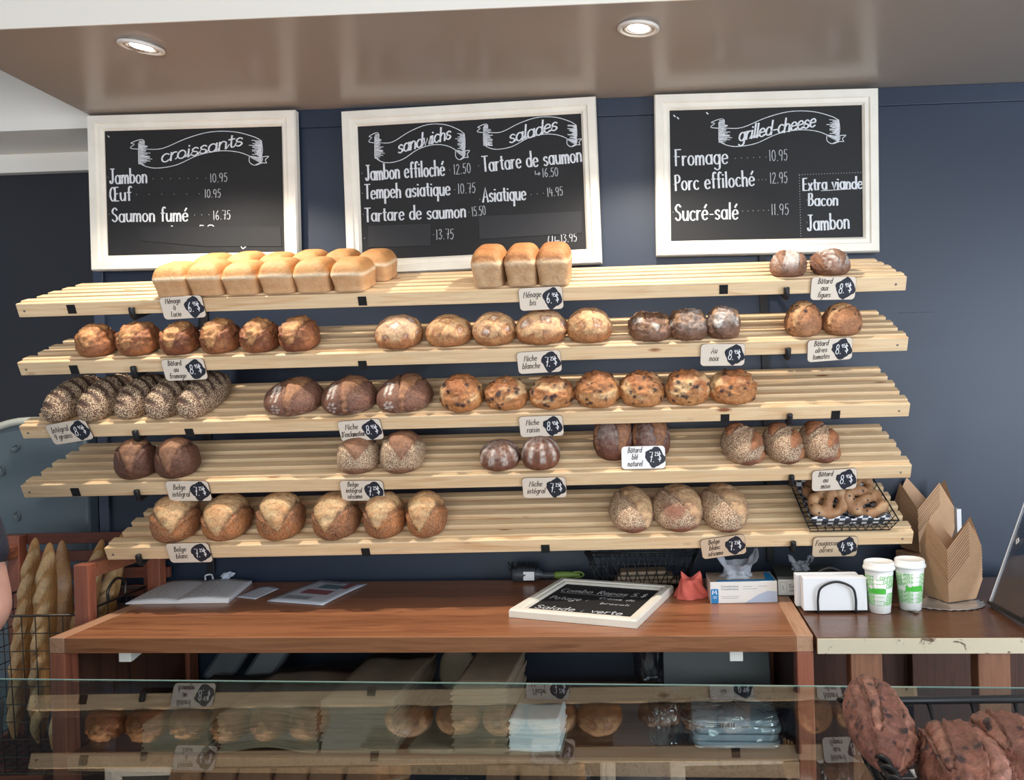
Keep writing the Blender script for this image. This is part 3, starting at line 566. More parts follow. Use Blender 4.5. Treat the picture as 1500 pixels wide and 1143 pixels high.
# ================================================================ bread
def N(p, s, o=0.): return noise.noise(V((p[0]*s+o, p[1]*s+o*.7, p[2]*s-o)))
C = lambda *a: lin(a)
KIND = {
 # A, B crust mottle; T toasted top; O opened crumb; E scorched edge; slashes (x0,y0 front, x1,y1 rear, half width front, rear)
 'tin_white': dict(side=C(218, 174, 128), side2=C(206, 156, 108), band=C(232, 216, 186), A=C(200, 148, 92), B=C(180, 124, 72), n=5.5, base=.5),
 'tin_brown': dict(side=C(212, 176, 136), side2=C(196, 154, 112), band=C(222, 196, 160), A=C(196, 138, 84), B=C(164, 104, 58), n=5., base=.55),
 'fig': dict(A=C(118, 78, 60), B=C(150, 108, 84), T=C(126, 84, 62), O=C(140, 92, 60), E=C(70, 44, 34), bulge=.05, flour=.95, slash=[(-.3, -.6, -.1, .5, .04, .24), (.30, -.75, .5, .4, .05, .20)], rough=.03),
 'cheese': dict(A=C(178, 116, 72), B=C(122, 66, 42), T=C(150, 88, 52), O=C(214, 160, 104), E=C(96, 52, 36), bulge=.04, slash=[(-.1, -.62, .05, .5, .16, .42)], rough=.045, ridge=1.),
 'white_round': dict(A=C(198, 142, 92), B=C(172, 108, 66), T=C(202, 152, 104), O=C(222, 180, 132), E=C(138, 84, 52), grid=1., flour=.25, rough=.035),
 'nut': dict(A=C(146, 108, 84), B=C(114, 80, 62), T=C(112, 78, 60), O=C(176, 136, 100), E=C(58, 40, 34), bulge=.03, flour=.5, patches=1., slash=[(-.3, -.3, -.1, .8, .06, .22), (.35, -.35, .4, .7, .05, .18)], rough=.08, ridge=.5),
 'olive': dict(A=C(190, 138, 96), B=C(164, 108, 74), T=C(176, 120, 80), O=C(212, 164, 116), E=C(120, 72, 50), bulge=.05, slash=[(-.42, -.6, .12, .5, .05, .28)], spots=(C(50, 36, 42), 16, .085), rough=.02),
 'grain': dict(A=C(122, 84, 66), B=C(96, 62, 50), T=C(72, 46, 38), O=C(70, 46, 38), E=C(54, 34, 30), seed=1., bars=1., rough=.02, n=2.6),
 'stencil': dict(A=C(130, 84, 66), B=C(104, 64, 52), T=C(118, 76, 58), O=C(164, 118, 82), E=C(92, 56, 44), bulge=.05, slash=[(.0, -.95, .06, .6, .04, .09), (.06, -.50, .22, .5, .02, .22)], stencil=1., rough=.015, seed=.12),
 'raisin': dict(A=C(210, 152, 96), B=C(188, 122, 72), T=C(166, 100, 58), O=C(232, 194, 144), E=C(112, 64, 42), rough=.06, ridge=.9, spots=(C(46, 34, 40), 34, .085), torn=1.),
 'dark_split': dict(A=C(110, 70, 54), B=C(92, 56, 44), T=C(100, 62, 48), O=C(156, 114, 84), E=C(60, 36, 30), bulge=.06, slash=[(.05, -.82, -.02, .7, .05, .46)], rough=.03, seed=.05),
 'sesame_round': dict(A=C(150, 112, 90), B=C(132, 92, 72), T=C(144, 106, 84), O=C(146, 102, 74), E=C(92, 56, 42), bulge=.05, slash=[(.1, -.62, .06, .6, .05, .56)], seed=1., tipbare=1., rough=.015),
 'flour_round': dict(A=C(142, 92, 68), B=C(116, 72, 54), T=C(136, 88, 64), O=C(176, 128, 90), E=C(96, 58, 44), ribs=1., flour=.5, rough=.015),
 'wheat': dict(A=C(124, 78, 60), B=C(100, 60, 48), T=C(112, 70, 54), O=C(166, 114, 76), E=C(66, 38, 30), bulge=.06, flour=.35, slash=[(.30, -.75, .22, .5, .06, .32), (-.55, -.5, -.25, .5, .04, .16)], rough=.02),
 'miso': dict(A=C(146, 96, 76), B=C(120, 74, 60), T=C(140, 92, 72), O=C(170, 112, 72), E=C(86, 50, 40), bulge=.06, slash=[(.30, -.88, .72, -.50, .05, .22), (.0, -.46, .52, -.02, .06, .26), (-.34, -.02, .2, .45, .06, .26)], seed=.95, tipbare=1., rough=.015),
 'belge': dict(A=C(186, 116, 62), B=C(122, 68, 42), T=C(146, 88, 54), O=C(218, 184, 138), E=C(84, 46, 32), bulge=.07, slash=[(.12, -.74, -.06, .75, .05, .76)], seed=.28, rough=.015),
 'belge_sesame': dict(A=C(150, 98, 76), B=C(120, 74, 58), T=C(142, 92, 70), O=C(222, 186, 142), E=C(96, 52, 38), bulge=.06, slash=[(.42, -.66, .12, .8, .06, .54)], seed=1., tipbare=1., rough=.015),
 'choc': dict(A=C(150, 96, 80), B=C(122, 74, 62), T=C(140, 88, 70), O=C(176, 124, 104), E=C(112, 70, 56), bulge=.02, slash=[(.25, -.7, .3, .7, .10, .22), (-.3, -.3, -.2, .6, .06, .14)], spots=(C(50, 34, 36), 60, .055), ridge=.4, rough=.035, n=2.7),
 'baguette': dict(A=C(226, 176, 116), B=C(208, 152, 94), T=C(220, 168, 108), O=C(238, 204, 156), E=C(176, 120, 72), bulge=.13, slash=[(-.75, y-.10, .75, y+.12, .12, .22) for y in (-.75, -.5, -.25, 0, .25, .5, .75)], rough=.008, long=1.),
 'baguette_plain': dict(A=C(212, 166, 118), B=C(190, 140, 94), T=C(202, 152, 104), O=C(200, 156, 110), E=C(124, 80, 50), bulge=.0, slash=[], rough=.01, long=1., flour=.3),
}
FL = C(226, 218, 210); BURN = C(96, 60, 42)
def loaf(name, kind, a, b, h, seed, mx, flip=1., nt=84, nph=44, dslash=(0, 0)):
    K = KIND[kind]; rg = random.Random(seed); off = rg.uniform(0, 90); n_ = K.get('n', 2.15); base = K.get('base', .31)*h; hz = h-base
    sz = a if K.get('long') else (a+b)/2; tin = kind.startswith('tin'); ax_, bx_ = rg.uniform(.97, 1.03), rg.uniform(.97, 1.03)
    sl = [(x0*flip+dslash[0]+rg.uniform(-.04, .04), y0+rg.uniform(-.06, .06), x1*flip+dslash[1]+rg.uniform(-.05, .05), y1, w0, w1*rg.uniform(.88, 1.1)) for x0, y0, x1, y1, w0, w1 in K.get('slash', [])]
    sp = []
    if 'spots' in K:
        for _ in range(K['spots'][1]):
            t_ = rg.uniform(0, 2*PI); cq = rg.uniform(-.35, .98); sq_ = math.sqrt(1-cq*cq); uq = sq_**.86 if cq > 0 else sq_**.42
            sp.append((math.cos(t_)*uq*a, math.sin(t_)*uq*b, base+(hz*cq if cq > 0 else base*cq*1.22), K['spots'][2]*sz*rg.uniform(.7, 1.25)))
    vs, cs, ss = [], [], []
    ang0 = rg.uniform(0, PI/2); gx0, gy0 = rg.uniform(-.2, .2), rg.uniform(-.2, .2)
    for j in range(nph+1):
        ph = PI*j/nph; cp, spn = math.cos(ph), max(math.sin(ph), 1e-4)
        for i in range(nt):
            th = 2*PI*i/nt; ct, st = math.cos(th), math.sin(th)
            if n_ > 2.01:
                q = (abs(ct)**n_ + abs(st)**n_)**(-1/n_)
            else: q = 1.
            if tin:
                if cp > 0: u = min(1., spn**.58); z = base + hz*cp
                else: u = 1-.07*min(-cp*1.6, 1)**1.5 if -cp < .92 else (1-.07)*max(0, (1+cp)/.08); z = base*max(0, 1-min(-cp/.92, 1))
                edge = math.exp(-((z-base*1.08)/(.09*h))**2)*.028; u *= 1+edge
            else:
                u = spn**.86 if cp > 0 else spn**.42; z = base + (hz*cp if cp > 0 else base*max(cp*1.22, -1.))
            x = a*ax_*q*ct*u; y = b*bx_*q*st*u
            if K.get('long'):
                pass
            elif b > a*1.25 and not tin: x *= 1-.16*(y/b)**2
            P_ = (x, y, z); pz = z/h; rp = ph/(.62*PI); px, py = (x/a, y/b) if (tin or K.get('long')) else (rp*ct, rp*st)
            m1 = N(P_, .55/sz, off); m2 = N(P_, 2.6/sz, off+11); m3 = N(P_, 6.5/sz, off+23)
            nx = V((x/a/a, y/b/b, (z-base)/hz/hz if z > base else (z-base)/base/base*.4))
            nx = nx.normalized() if nx.length > 1e-9 else V((0, 0, 1 if cp > 0 else -1))
            d = K.get('rough', 0)*1.7*sz*(m2*.6+m3*.4) + .05*sz*m1*(.3 if tin else 1)
            seed_ = K.get('seed', 0)
            if tin:
                side = mix(K['side'], K['side2'], sat(.5+m2*.7+m1*.4)); top = mix(K['A'], K['B'], sat(.35+m1*.5+m2*.35+.5*(pz-.75)))
                e0 = base/h+.04*m1+.035*(1-px*px); band = math.exp(-((pz-e0-.055)/.055)**2)
                c = mix(side, top, sstep(e0+.02, e0+.16, pz)); c = mix(c, K['band'], .75*band)
                if kind == 'tin_brown':
                    if pz > .66:
                        gr = max(0, math.sin((py*3.2+.35*px*px+m1*.5)*6)); c = mix(c, C(128, 76, 42), .55*gr**6); d -= .02*sz*gr**6
                d = d*.4
            else:
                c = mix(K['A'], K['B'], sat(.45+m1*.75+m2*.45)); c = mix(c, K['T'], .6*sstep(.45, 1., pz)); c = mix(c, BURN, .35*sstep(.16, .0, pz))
                best = 9.
                if (K.get('long') and pz > .4) or (rp < 1.25 and not K.get('long')):
                    for (x0, y0, x1, y1, w0, w1) in sl:
                        dx, dy = x1-x0, y1-y0; L2 = dx*dx+dy*dy; t = ((px-x0)*dx+(py-y0)*dy)/L2; tc_ = sat(t)
                        if K.get('long'):
                            hw = w0 + (w1-w0)*math.sin(tc_*PI); ds = math.hypot(px-x0-dx*tc_, (py-y0-dy*tc_)*1.0)
                            ds = abs(py-y0-dy*tc_) + max(0, abs(t-.5)-.5)*.8; hw = .105*math.sin(min(max(t, .02), .98)*PI)**.7; 
                        else:
                            hw = w0+(w1-w0)*(tc_**.75) if t < .72 else (w0+(w1-w0)*.78)*math.sqrt(max(.02, 1-((tc_-.72)/.30)**2)); ds = math.hypot(px-x0-dx*tc_, py-y0-dy*tc_)
                        ds = ds/hw*(1+.14*m2+.06*m3)
                        best = min(best, ds)
                if best < 2:
                    ins = sstep(1.1, .9, best); st_ = sat(.5+1.1*N((px*1.2+py*.4, py*4.5, 0), 2.3, off)+.5*m3)
                    oc = mix(K['O'], mix(K['O'], K['A'], .55), st_)
                    c = mix(c, oc, ins); eg = math.exp(-((best-1.06)/.11)**2); c = mix(c, K['E'], .75*eg*(.6+.4*m2 if not K.get('long') else .5))
                    d += sz*(K['bulge']*1.5*ins*(1-best*best*.6) - .06*eg + .055*math.exp(-((best-1.32)/.17)**2) + .035*ins*(st_-.5)); seed_ *= 1-ins
                if K.get('grid') and pz > .28:
                    ca_, sa_ = math.cos(ang0), math.sin(ang0); gx = (px*ca_-py*sa_+gx0)*2.3+.10*m2; gy = (px*sa_+py*ca_+gy0)*2.3+.10*m2
                    ex = min(abs(gx-math.floor(gx)-.5), 9); ey = abs(gy-math.floor(gy)-.5); e_ = max(ex, ey)  # .5 on a cut
                    op = sstep(.24, .31, e_+.05*m1)*sstep(.30, .42, pz+.1*m1); c = mix(c, mix(K['O'], K['A'], sat(.4+m3+m2*.5)), op); d += sz*(.03*op)
                    eg = math.exp(-((e_-.235)/.035)**2)*sstep(.34, .44, pz); c = mix(c, K['E'], .8*eg); d += .02*sz*eg
                    c = mix(c, FL, .8*sstep(.2, .14, e_)*sstep(.42, .56, pz)*sat(.55+m3+m1)); 
                if K.get('patches') and pz > .5:
                    pp = N((px, py, 0), 2.4, off+50); c = mix(c, FL, .9*sstep(.22, .36, pp)*sat(.9+m3*.6)); d += .03*sz*sstep(.2, .3, pp)
                if K.get('flour'):
                    f_ = K['flour']*sstep(.25, .8, pz)*sat(.35+m1*1.3+m3*.9)*(1-.85*sstep(1.15, .9, best)); c = mix(c, FL, sat(f_)*.85)
                if K.get('ridge') and pz > .34:
                    rd = 1-abs(N((px*1.6, py*3.2, pz), 2.3, off+31))*2.2; rd2 = 1-abs(N((px, py, pz), 3.8, off+77))*2.4
                    top = sstep(.34, .62, pz+.1*m1); d += sz*.11*K['ridge']*top*(sat(rd)+.7*sat(rd2)-.7)
                    c = mix(c, K['E'], .6*top*sat(rd*1.4-.55)); c = mix(c, K['O'], .6*top*sat(-.15-rd2*.9+.35))
                if K.get('torn'):
                    tr = sstep(.02, .22, N((px, py, pz), 1.7, off+5))*sstep(.3, .5, pz)*sstep(1., .8, pz); c = mix(c, K['O'], .8*tr)
                if K.get('bars') and pz > .42:
                    bw_ = math.sin((y/b*6.4+x/a*1.3*flip)*3.1+m1*1.2); op = sstep(.1, .5, bw_)*sstep(.5, .68, pz+.06*m1); c = mix(c, K['O'], op*.95); seed_ *= 1-op*.95; d += sz*(.035*math.exp(-((bw_-.2)/.25)**2)-.03*op)
                if K.get('ribs'):
                    rb = math.cos(th*9+off); f_ = sstep(.0, .7, rb)*sstep(.22, .4, pz)*sstep(.98, .8, pz); c = mix(c, FL, .7*f_*sat(.7+m3)); c = mix(c, K['E'], .35*sstep(-.3, -.9, rb)); d += .018*sz*rb*sstep(.1, .4, pz)*sstep(1., .85, pz)
                if K.get('tipbare'):
                    seed_ *= sstep(-.92, -.72, py+.25*m1); seed_ *= sstep(-.75, -.35, N(P_, 1.1/sz, off+70))
                if K.get('seed', 0) > .9: c = mix(c, C(196, 166, 138), (.12 if kind == 'grain' else .36)*seed_)
                if K.get('stencil') and y < 0:
                    fx, fz = x/a+.44, pz-.36; rr = math.hypot(fx*1.0, fz*.95); aa = math.atan2(fz, fx)
                    if .035 < rr < .17 and math.cos(6*aa+seed) > .2: c = mix(c, FL, .85*sat(.8+m3))
                    for wx in (-.58, -.42):
                        t_ = (pz-.62)/.34
                        if 0 < t_ < 1 and abs(x/a-wx-.12*t_) < .012+.05*t_: c = mix(c, FL, .9*sat(.85+m3))
                    if pz < .2: c = mix(c, FL, .3*sat(m3+.3))
                for (qx, qy, qz, qr) in sp:
                    dd = (qx-x)**2+(qy-y)**2+(qz-z)**2
                    if dd < qr*qr*2.2:
                        k_ = sstep(1.25, .75, math.sqrt(dd)/qr); c = mix(c, K['spots'][0], k_*.92); d += qr*.22*k_
            if cp < -.6 and z < .02*h: d = 0
            vv = V((x, y, z)) + nx*d
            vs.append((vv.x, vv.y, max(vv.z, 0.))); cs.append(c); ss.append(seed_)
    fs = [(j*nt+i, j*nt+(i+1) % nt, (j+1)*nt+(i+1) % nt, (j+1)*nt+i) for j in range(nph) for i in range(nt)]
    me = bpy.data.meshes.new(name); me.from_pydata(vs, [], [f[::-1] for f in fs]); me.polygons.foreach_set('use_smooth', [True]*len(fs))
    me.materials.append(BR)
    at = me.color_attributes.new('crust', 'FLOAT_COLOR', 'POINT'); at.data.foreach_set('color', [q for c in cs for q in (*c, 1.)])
    at = me.attributes.new('grain', 'FLOAT', 'POINT'); at.data.foreach_set('value', [{'tin_white': .22, 'tin_brown': .5, 'baguette': .45, 'baguette_plain': .45}.get(kind, .95)]*len(vs))
    at = me.attributes.new('seed', 'FLOAT', 'POINT'); at.data.foreach_set('value', ss); me.update()
    o = bpy.data.objects.new(name, me); col.objects.link(o); o.matrix_basis = mx; return o
def nth(k, n_):
    return 'leftmost' if k == 0 else 'rightmost' if k == n_-1 else 'middle' if n_ % 2 and k == n_//2 else ['', 'second from left', 'third from left', 'fourth from left'][k] if k < n_/2 else {2: 'second from right', 3: 'third from right', 4: 'fourth from right'}[n_-k]
NUM = {2: 'two', 3: 'three', 4: 'four', 5: 'five', 6: 'six', 7: 'seven'}
def row(i, name, kind, boxes, desc, cat, group, b=None, yaw=0., flip=None, bscale=1., hh_=None, vmin=.006, face=.35, aa=None, ws=.975):
    """boxes: (x0, x1, ytop, ybottom) as seen in the photograph; each becomes a loaf resting on shelf i"""
    th = math.atan2(SH[i][1], .2785); n_ = len(boxes)
    for k, (x0, x1, yt, yb) in enumerate(boxes):
        l_ = onshelf(i, (x0+x1)/2, yb-1); v = max(l_.y, vmin)
        wp = SM[i] @ V((l_.x, v+.06, .05)); dist = (wp-CAM).dot(fw); view = math.atan2(-wp.x, wp.y)
        W2 = (x1-x0)*dist/F/2*math.cos(view*.6); bb = b if b else W2*bscale; yw = (yaw[k] if isinstance(yaw, (list, tuple)) else yaw) + face*view
        rel = yw-view; q = W2*W2-(bb*math.sin(rel))**2; a = max(math.sqrt(max(q, 0)), .55*W2)/max(math.cos(rel), .7); a = aa or min(a, W2*1.02)
        el_ = math.atan2(-(wp.z-H), wp.y); sa, ca = math.sin(th+el_), math.cos(th+el_)
        be = math.hypot(bb*math.cos(yw), a*math.sin(yw)); br_ = math.hypot(bb*math.cos(rel), a*math.sin(rel))
        Hm = (yb-yt)*dist/F; q = (Hm-br_*sa)**2-(br_*sa)**2; h = hh_ if hh_ else min(max(math.sqrt(max(q, 0))/ca, .42*Hm), 1.7*W2)
        ctr = V((l_.x, v+be*.85, .0055))
        o = loaf(name, kind, a*ws, bb, h, i*100+k*7+len(kind), SM[i] @ T(ctr) @ RZ(yw), (flip[k] if flip else 1.))
        tag(o, f'{nth(k, n_)} of the {NUM[n_]} {desc}', cat, group)
row(0, 'brown_tin_loaf', 'tin_brown', [(686, 736, 364, 426.8), (736, 786, 368, 425.6), (785, 834, 364, 423)], 'speckled brown tin loaves at the centre of the top shelf', 'bread', 'brown tin loaves', b=.085, hh_=.111, face=0)
row(0, 'fig_batard', 'fig', [(1133, 1189, 372, 410), (1192, 1252, 369, 406)], 'small dark floury split loaves on the right of the top shelf', 'bread', 'fig loaves', bscale=1.1, flip=[1, -1])
row(1, 'cheese_batard', 'cheese', [(95, 154, 482, 529), (154, 216, 479, 528), (218, 276, 480, 526.5), (277, 334, 476.7, 526.5), (336, 394, 477, 525), (390.7, 452, 475.7, 525)], 'craggy orange-brown cheese loaves on the second shelf', 'bread', 'cheese loaves', bscale=1.15)
row(1, 'white_round_loaf', 'white_round', [(535.7, 608, 472, 521.7), (611, 682, 471, 520), (684, 750, 468, 517.7), (749, 827, 464, 515.7), (828, 895, 460, 512)], 'golden round loaves with floury square cuts', 'bread', 'floury round loaves', bscale=1.)
row(1, 'nut_batard', 'nut', [(920.7, 988, 464, 507.7), (980, 1041, 458, 504), (1037.7, 1090.7, 455, 503)], 'dark rugged flour-flecked nut loaves on the second shelf', 'bread', 'nut loaves', bscale=1.15, yaw=[.25, .15, .08])
row(1, 'olive_batard', 'olive', [(1153, 1212.7, 447, 498), (1209, 1272, 448, 495)], 'tan oval loaves spotted with olives on the second shelf', 'bread', 'olive loaves', bscale=1.18, yaw=[-.1, -.25], ws=.93)
row(2, 'seeded_batard', 'grain', [(53, 106, 567, 622.5), (103, 158, 566, 621), (156, 210, 563, 620), (204, 252, 564, 620), (246, 302, 563, 620)], 'dark seed-crusted loaves with scored ridges on the third shelf', 'bread', 'seeded loaves', b=.125, hh_=.088, aa=.050, yaw=[-.04]*5, face=.1)
row(2, 'stencilled_loaf', 'stencil', [(371, 460, 562, 618), (456, 541, 561, 616.5), (538, 625, 559.6, 615.6)], 'big brown round loaves with white flour stencils on the third shelf', 'bread', 'stencilled round loaves', bscale=.95)
row(2, 'raisin_loaf', 'raisin', [(637, 703, 560, 614), (704, 770, 561.6, 611.5), (771, 841, 560, 609), (842, 908, 553.5, 607.5), (908, 975, 552, 605), (976, 1044, 549, 602.7), (1043, 1113, 548, 599.5)], 'craggy golden raisin loaves on the third shelf', 'bread', 'raisin loaves', bscale=1.)
row(3, 'dark_split_loaf', 'dark_split', [(157, 219, 648, 707.5), (216, 280, 646, 706)], 'plain dark brown split loaves at the left of the fourth shelf', 'bread', 'dark split loaves', bscale=1.06, flip=[1, -1])
row(3, 'sesame_round_loaf', 'sesame_round', [(482, 547, 646, 704), (547, 612, 642, 704)], 'pale sesame-crusted rounds with a brown wedge split', 'bread', 'sesame rounds', bscale=1.08)
row(3, 'floury_round_loaf', 'flour_round', [(697, 758, 652, 700), (760, 819, 646, 699)], 'small brown round loaves streaked with flour on the fourth shelf', 'bread', 'floury brown rounds', bscale=.95)
row(3, 'wheat_batard', 'wheat', [(868, 930, 630, 695), (926, 985, 627, 690)], 'dark wheat loaves behind the white propped tag', 'bread', 'wheat loaves', bscale=1.2, vmin=.056)
row(3, 'miso_batard', 'miso', [(1060.5, 1128, 632, 692), (1122, 1188, 630, 690), (1176, 1243, 626, 687)], 'sesame-dusted loaves with three orange slashes on the fourth shelf', 'bread', 'miso loaves', b=.092, yaw=[.28, .26, .24], ws=.91)
row(4, 'white_belgian_loaf', 'belge', [(210, 280, 729, 798.5), (283, 357, 730, 797), (365.6, 436, 727.6, 797.5), (448, 518, 728, 797), (525, 588, 725, 796), (588, 650, 725, 794)], 'crusty brown loaves split wide open on the lowest shelf', 'bread', 'white belgian loaves', bscale=1.16, flip=[1, -1, 1, -1, -1, -1])
row(4, 'sesame_belgian_loaf', 'belge_sesame', [(887.6, 962, 718, 787), (953, 1038, 717, 788), (1026, 1104, 715, 785.5)], 'big oval sesame loaves split on one side on the lowest shelf', 'bread', 'sesame oval loaves', b=.106, yaw=[.16, .17, .17], ws=.90)
# tin loaves stand in two rows, one behind the other
for r_, xs, yb in ((0, [248.5, 298, 347.5, 400, 450, 504], 437), (1, [262, 312, 360, 410, 460, 512], None)):
    for k, x in enumerate(xs):
        p = onshelf(0, x, 437-k*.9); wdt = .0535 if r_ == 0 else .052
        y0 = .000 if r_ == 0 else .137
        u = p.x + (.0 if r_ == 0 else .012)
        o = loaf('white_tin_loaf', 'tin_white', wdt*.98, .066, (.0925 if r_ == 0 else .0935)+.003*math.sin(k*2.3), 900+r_*50+k, SM[0] @ T(u, y0+.064, .0055) @ RZ(.02*math.sin(k*5)))
        tag(o, f"{nth(k, 6)} of six pale golden tin loaves, {['front', 'back'][r_]} row on the top shelf", 'bread', 'white tin loaves')

# ================================================================ counter under the shelves
CZ = .93
A_, B_ = atZ(72, 935, CZ), atZ(1191, 931, CZ); A_.z = B_.z = 0
cx_ = (B_-A_).normalized(); CM = frame(A_, cx_, V((-cx_.y, cx_.x, 0)), V((0, 0, 1))); CL = (B_-A_).length; CI = CM.inverted(); CDP = .58
t = thing('counter', 'long red-brown wooden back counter with an open lower shelf below the bread shelves', 'counter', CM)
box((.042, 0, CZ-.042), (CL-.042, CDP, CZ)).build('worktop', M['redwood'], t, .002)
for x, nm in ((0, 'side_edging'), (CL-.042, 'side_edging')): box((x, 0, CZ-.042), (x+.042, CDP, CZ+.0005)).build(nm, M['trimwood'], t, .002)
for x in (0, CL-.042): box((x, .0, 0), (x+.042, .05, CZ-.0422)).build('leg', M['redwood_z'], t, .003)
for x in (0, CL-.042): box((x, CDP-.05, 0), (x+.042, CDP, CZ-.0422)).build('leg', M['redwood_z'], t, .003)
for x in (.006, CL-.028): box((x, .0505, .30), (x+.022, CDP-.0505, CZ-.0425)).build('side_panel', M['darkwood'], t)
LZ = .612
box((.0425, .012, LZ-.03), (CL-.0425, CDP-.06, LZ)).build('lower_shelf', M['lowshelf'], t, .002)
box((.0425, -.002, LZ-.042), (CL-.0425, .0115, LZ-.001)).build('lower_shelf_edge', M['trimwood'], t, .002)
for x in (.19, CL-.19):
    MB().prism([(0, 0), (.14, 0), (.14, -.004), (.012, -.034), (0, -.034)], -.017, .017, frame(V((x, .03, CZ-.0425)), V((0, 1, 0)), V((0, 0, 1)), V((1, 0, 0)))).build('corner_bracket', M['lamp_white'], t, .002)
def onC(x, y, z=CZ): return CI @ atZ(x, y, z)          # counter coordinates of a picture point
def cthing(name, label, cat, x, y, rz=0., z=CZ, group=None):
    p = onC(x, y, z); return thing(name, label, cat, CM @ T(p.x, p.y, z+.0006) @ RZ(rz), group)
# ---- open notebook
def sheet(mb, pts, z0, fn, nu=10, nv=8, mi=0):
    """a slightly curled sheet through four corners (front-left, front-right, back-right, back-left)"""
    a, b, c, d = [V((*p, 0)) for p in pts]
    return mb.grid(lambda u, v: (a*(1-u)+b*u)*(1-v)+(d*(1-u)+c*u)*v + V((0, 0, z0+fn(u, v))), nu, nv, True, mi)
def cq(pts, z): o = onC(*pts[0], z); return [(onC(*p, z)-o).to_2d() for p in pts], o
def papers(name, label, cat, pts, th, mt, fn=lambda u, v: 0, group=None, z=CZ):
    q, o = cq(pts, z); t = thing(name, label, cat, CM @ T(o.x, o.y, z+.0006), group); return t, q
t, q = papers('open_notebook', 'open notebook with white written pages on the left of the counter', 'notebook', [(184, 886), (335, 884), (369, 855), (247, 853)], .01, None)
def lerp2(q, u, v): a, b, c, d = [V(p) for p in q]; r = (a*(1-u)+b*u)*(1-v)+(d*(1-u)+c*u)*v; return r.x, r.y
lf = [lerp2(q, 0, 0), lerp2(q, .5, 0), lerp2(q, .5, 1), lerp2(q, 0, 1)]; rt = [lerp2(q, .5, 0), lerp2(q, 1, 0), lerp2(q, 1, 1), lerp2(q, .5, 1)]
for side, pp, f in (('left', lf, lambda u, v: .004+.007*math.sin(u*PI*.9)), ('right', rt, lambda u, v: .010+.005*math.sin(u*PI))):
    mb = MB(); sheet(mb, pp, 0, f); g = mb
    top = list(mb.v); k = len(top); mb2 = MB(); sheet(mb2, pp, .0003, lambda u, v: 0); nu, nv = 10, 8
    mb.v += mb2.v; W_ = nu+1
    per = [i for i in range(W_)] + [j*W_+nu for j in range(1, nv+1)] + [nv*W_+i for i in range(nu-1, -1, -1)] + [j*W_ for j in range(nv-1, 0, -1)]
    for i in range(len(per)): a_, b_ = per[i], per[(i+1) % len(per)]; mb.f.append([a_, b_, b_+k, a_+k]); mb.sm.append(False); mb.mi.append(0)
    mb.build('page_block', M['paper'], t)
    ink = MB(); rg = random.Random(side)
    for r in range(9):
        v = .12+.09*r; u = .1
        while u < rg.uniform(.5, .95):
            w_ = rg.uniform(.03, .09); a_ = lerp2(pp, u, v); b_ = lerp2(pp, u+w_, v); hh = f(u, v)+.0009
            ribbon(ink, [a_, b_], .0022, max(f(u, v), f(u+w_, v))+.0008); u += w_+rg.uniform(.02, .12)
    ink.build('handwriting', M['greyprint'], t, fix=False)
MB().tube(crom([(*lerp2(q, .46, .97), .012), (*lerp2(q, .44, 1.03), .022), (*lerp2(q, .5, 1.06), .024), (*lerp2(q, .54, 1.0), .014)], 6), .003, 6).build('page_marker', M['paper'], t)
t, q = papers('paper_slip', 'small white paper slip lying right of the open notebook', 'paper', [(346, 876), (374, 879), (409, 864), (382, 861)], 0, None)
sheet(MB(), q, .0015, lambda u, v: .006*(v*v)*abs(math.sin(u*3))).build('sheet', M['paper_blue'], t, solid=.0008)
t, q = papers('printed_sheets', 'printed colour leaflet sheets in a plastic sleeve on the counter left of centre', 'paper', [(391, 882), (473, 888), (538, 857), (472, 851)], 0, None)
sheet(MB(), q, .002, lambda u, v: .002*math.sin(v*PI)).build('sheet', M['paper_blue'], t, solid=.002)
for u0, u1, v0, v1, mt in ((.30, .72, .62, .80, 'teal_print'), (.22, .75, .36, .54, 'red_print'), (.70, .86, .66, .92, 'red_print'), (.12, .6, .14, .26, 'greyprint'), (.15, .55, .85, .93, 'greyprint')):
    sheet(MB(), [lerp2(q, u0, v0), lerp2(q, u1, v0), lerp2(q, u1, v1), lerp2(q, u0, v1)], .0037, lambda u, v: .002*math.sin((v0+(v1-v0)*v)*PI), 4, 4).build('printed_block', M[mt], t)
t = cthing('crumpled_tissue', 'small crumpled pale tissue behind the open notebook', 'tissue', 331, 854)
mb = MB(); rg = random.Random(3)
for k in range(3):
    mb.grid(lambda u, v: (.022*(u-.5)+.01*rg.uniform(-1, 1)+.008*(k-1), .02*(v-.5)+.012*rg.uniform(-1, 1), .004+.028*v*rg.uniform(.5, 1)+.004*k), 4, 4, False)
mb.build('tissue', M['paper_blue'], t, solid=.001)
# ---- brush
t = cthing('scrubbing_brush', 'grey and green handled counter brush with black bristles lying behind the small chalkboard', 'brush', 765, 852, -.04)
mb = MB().tube(crom([(-.035, 0, .022), (-.02, 0, .023), (.03, 0, .024), (.062, 0, .022), (.075, 0, .02), (.11, 0, .02)], 5), [.012, .017, .021, .024, .025, .026, .026, .026, .026, .025, .024, .023, .022, .02, .016, .014, .012, .011, .011, .011, .011, .011, .011, .010, .010, .010], 14); bh = mb.build('brush_head', M['dark_plastic'], t)
MB().tube(crom([(.110, 0, .02), (.135, .0, .021), (.17, .0, .022), (.195, .004, .020)], 5), [.0105, .0115, .012, .012, .012, .012, .012, .011, .011, .010, .009, .009, .008, .007, .007, .006], 12).build('grip', M['green'], t)
MB().tube(crom([(.172, 0, .030), (.195, 0, .031), (.208, 0, .022), (.195, 0, .014), (.175, 0, .014)], 5), .003, 8).build('hanging_loop', M['green'], t)
box((.010, -.0262, .008), (.046, -.0225, .036), RX(-.05)).build('sticker', M['paper'], bh)
mb = MB(); rg = random.Random(5)
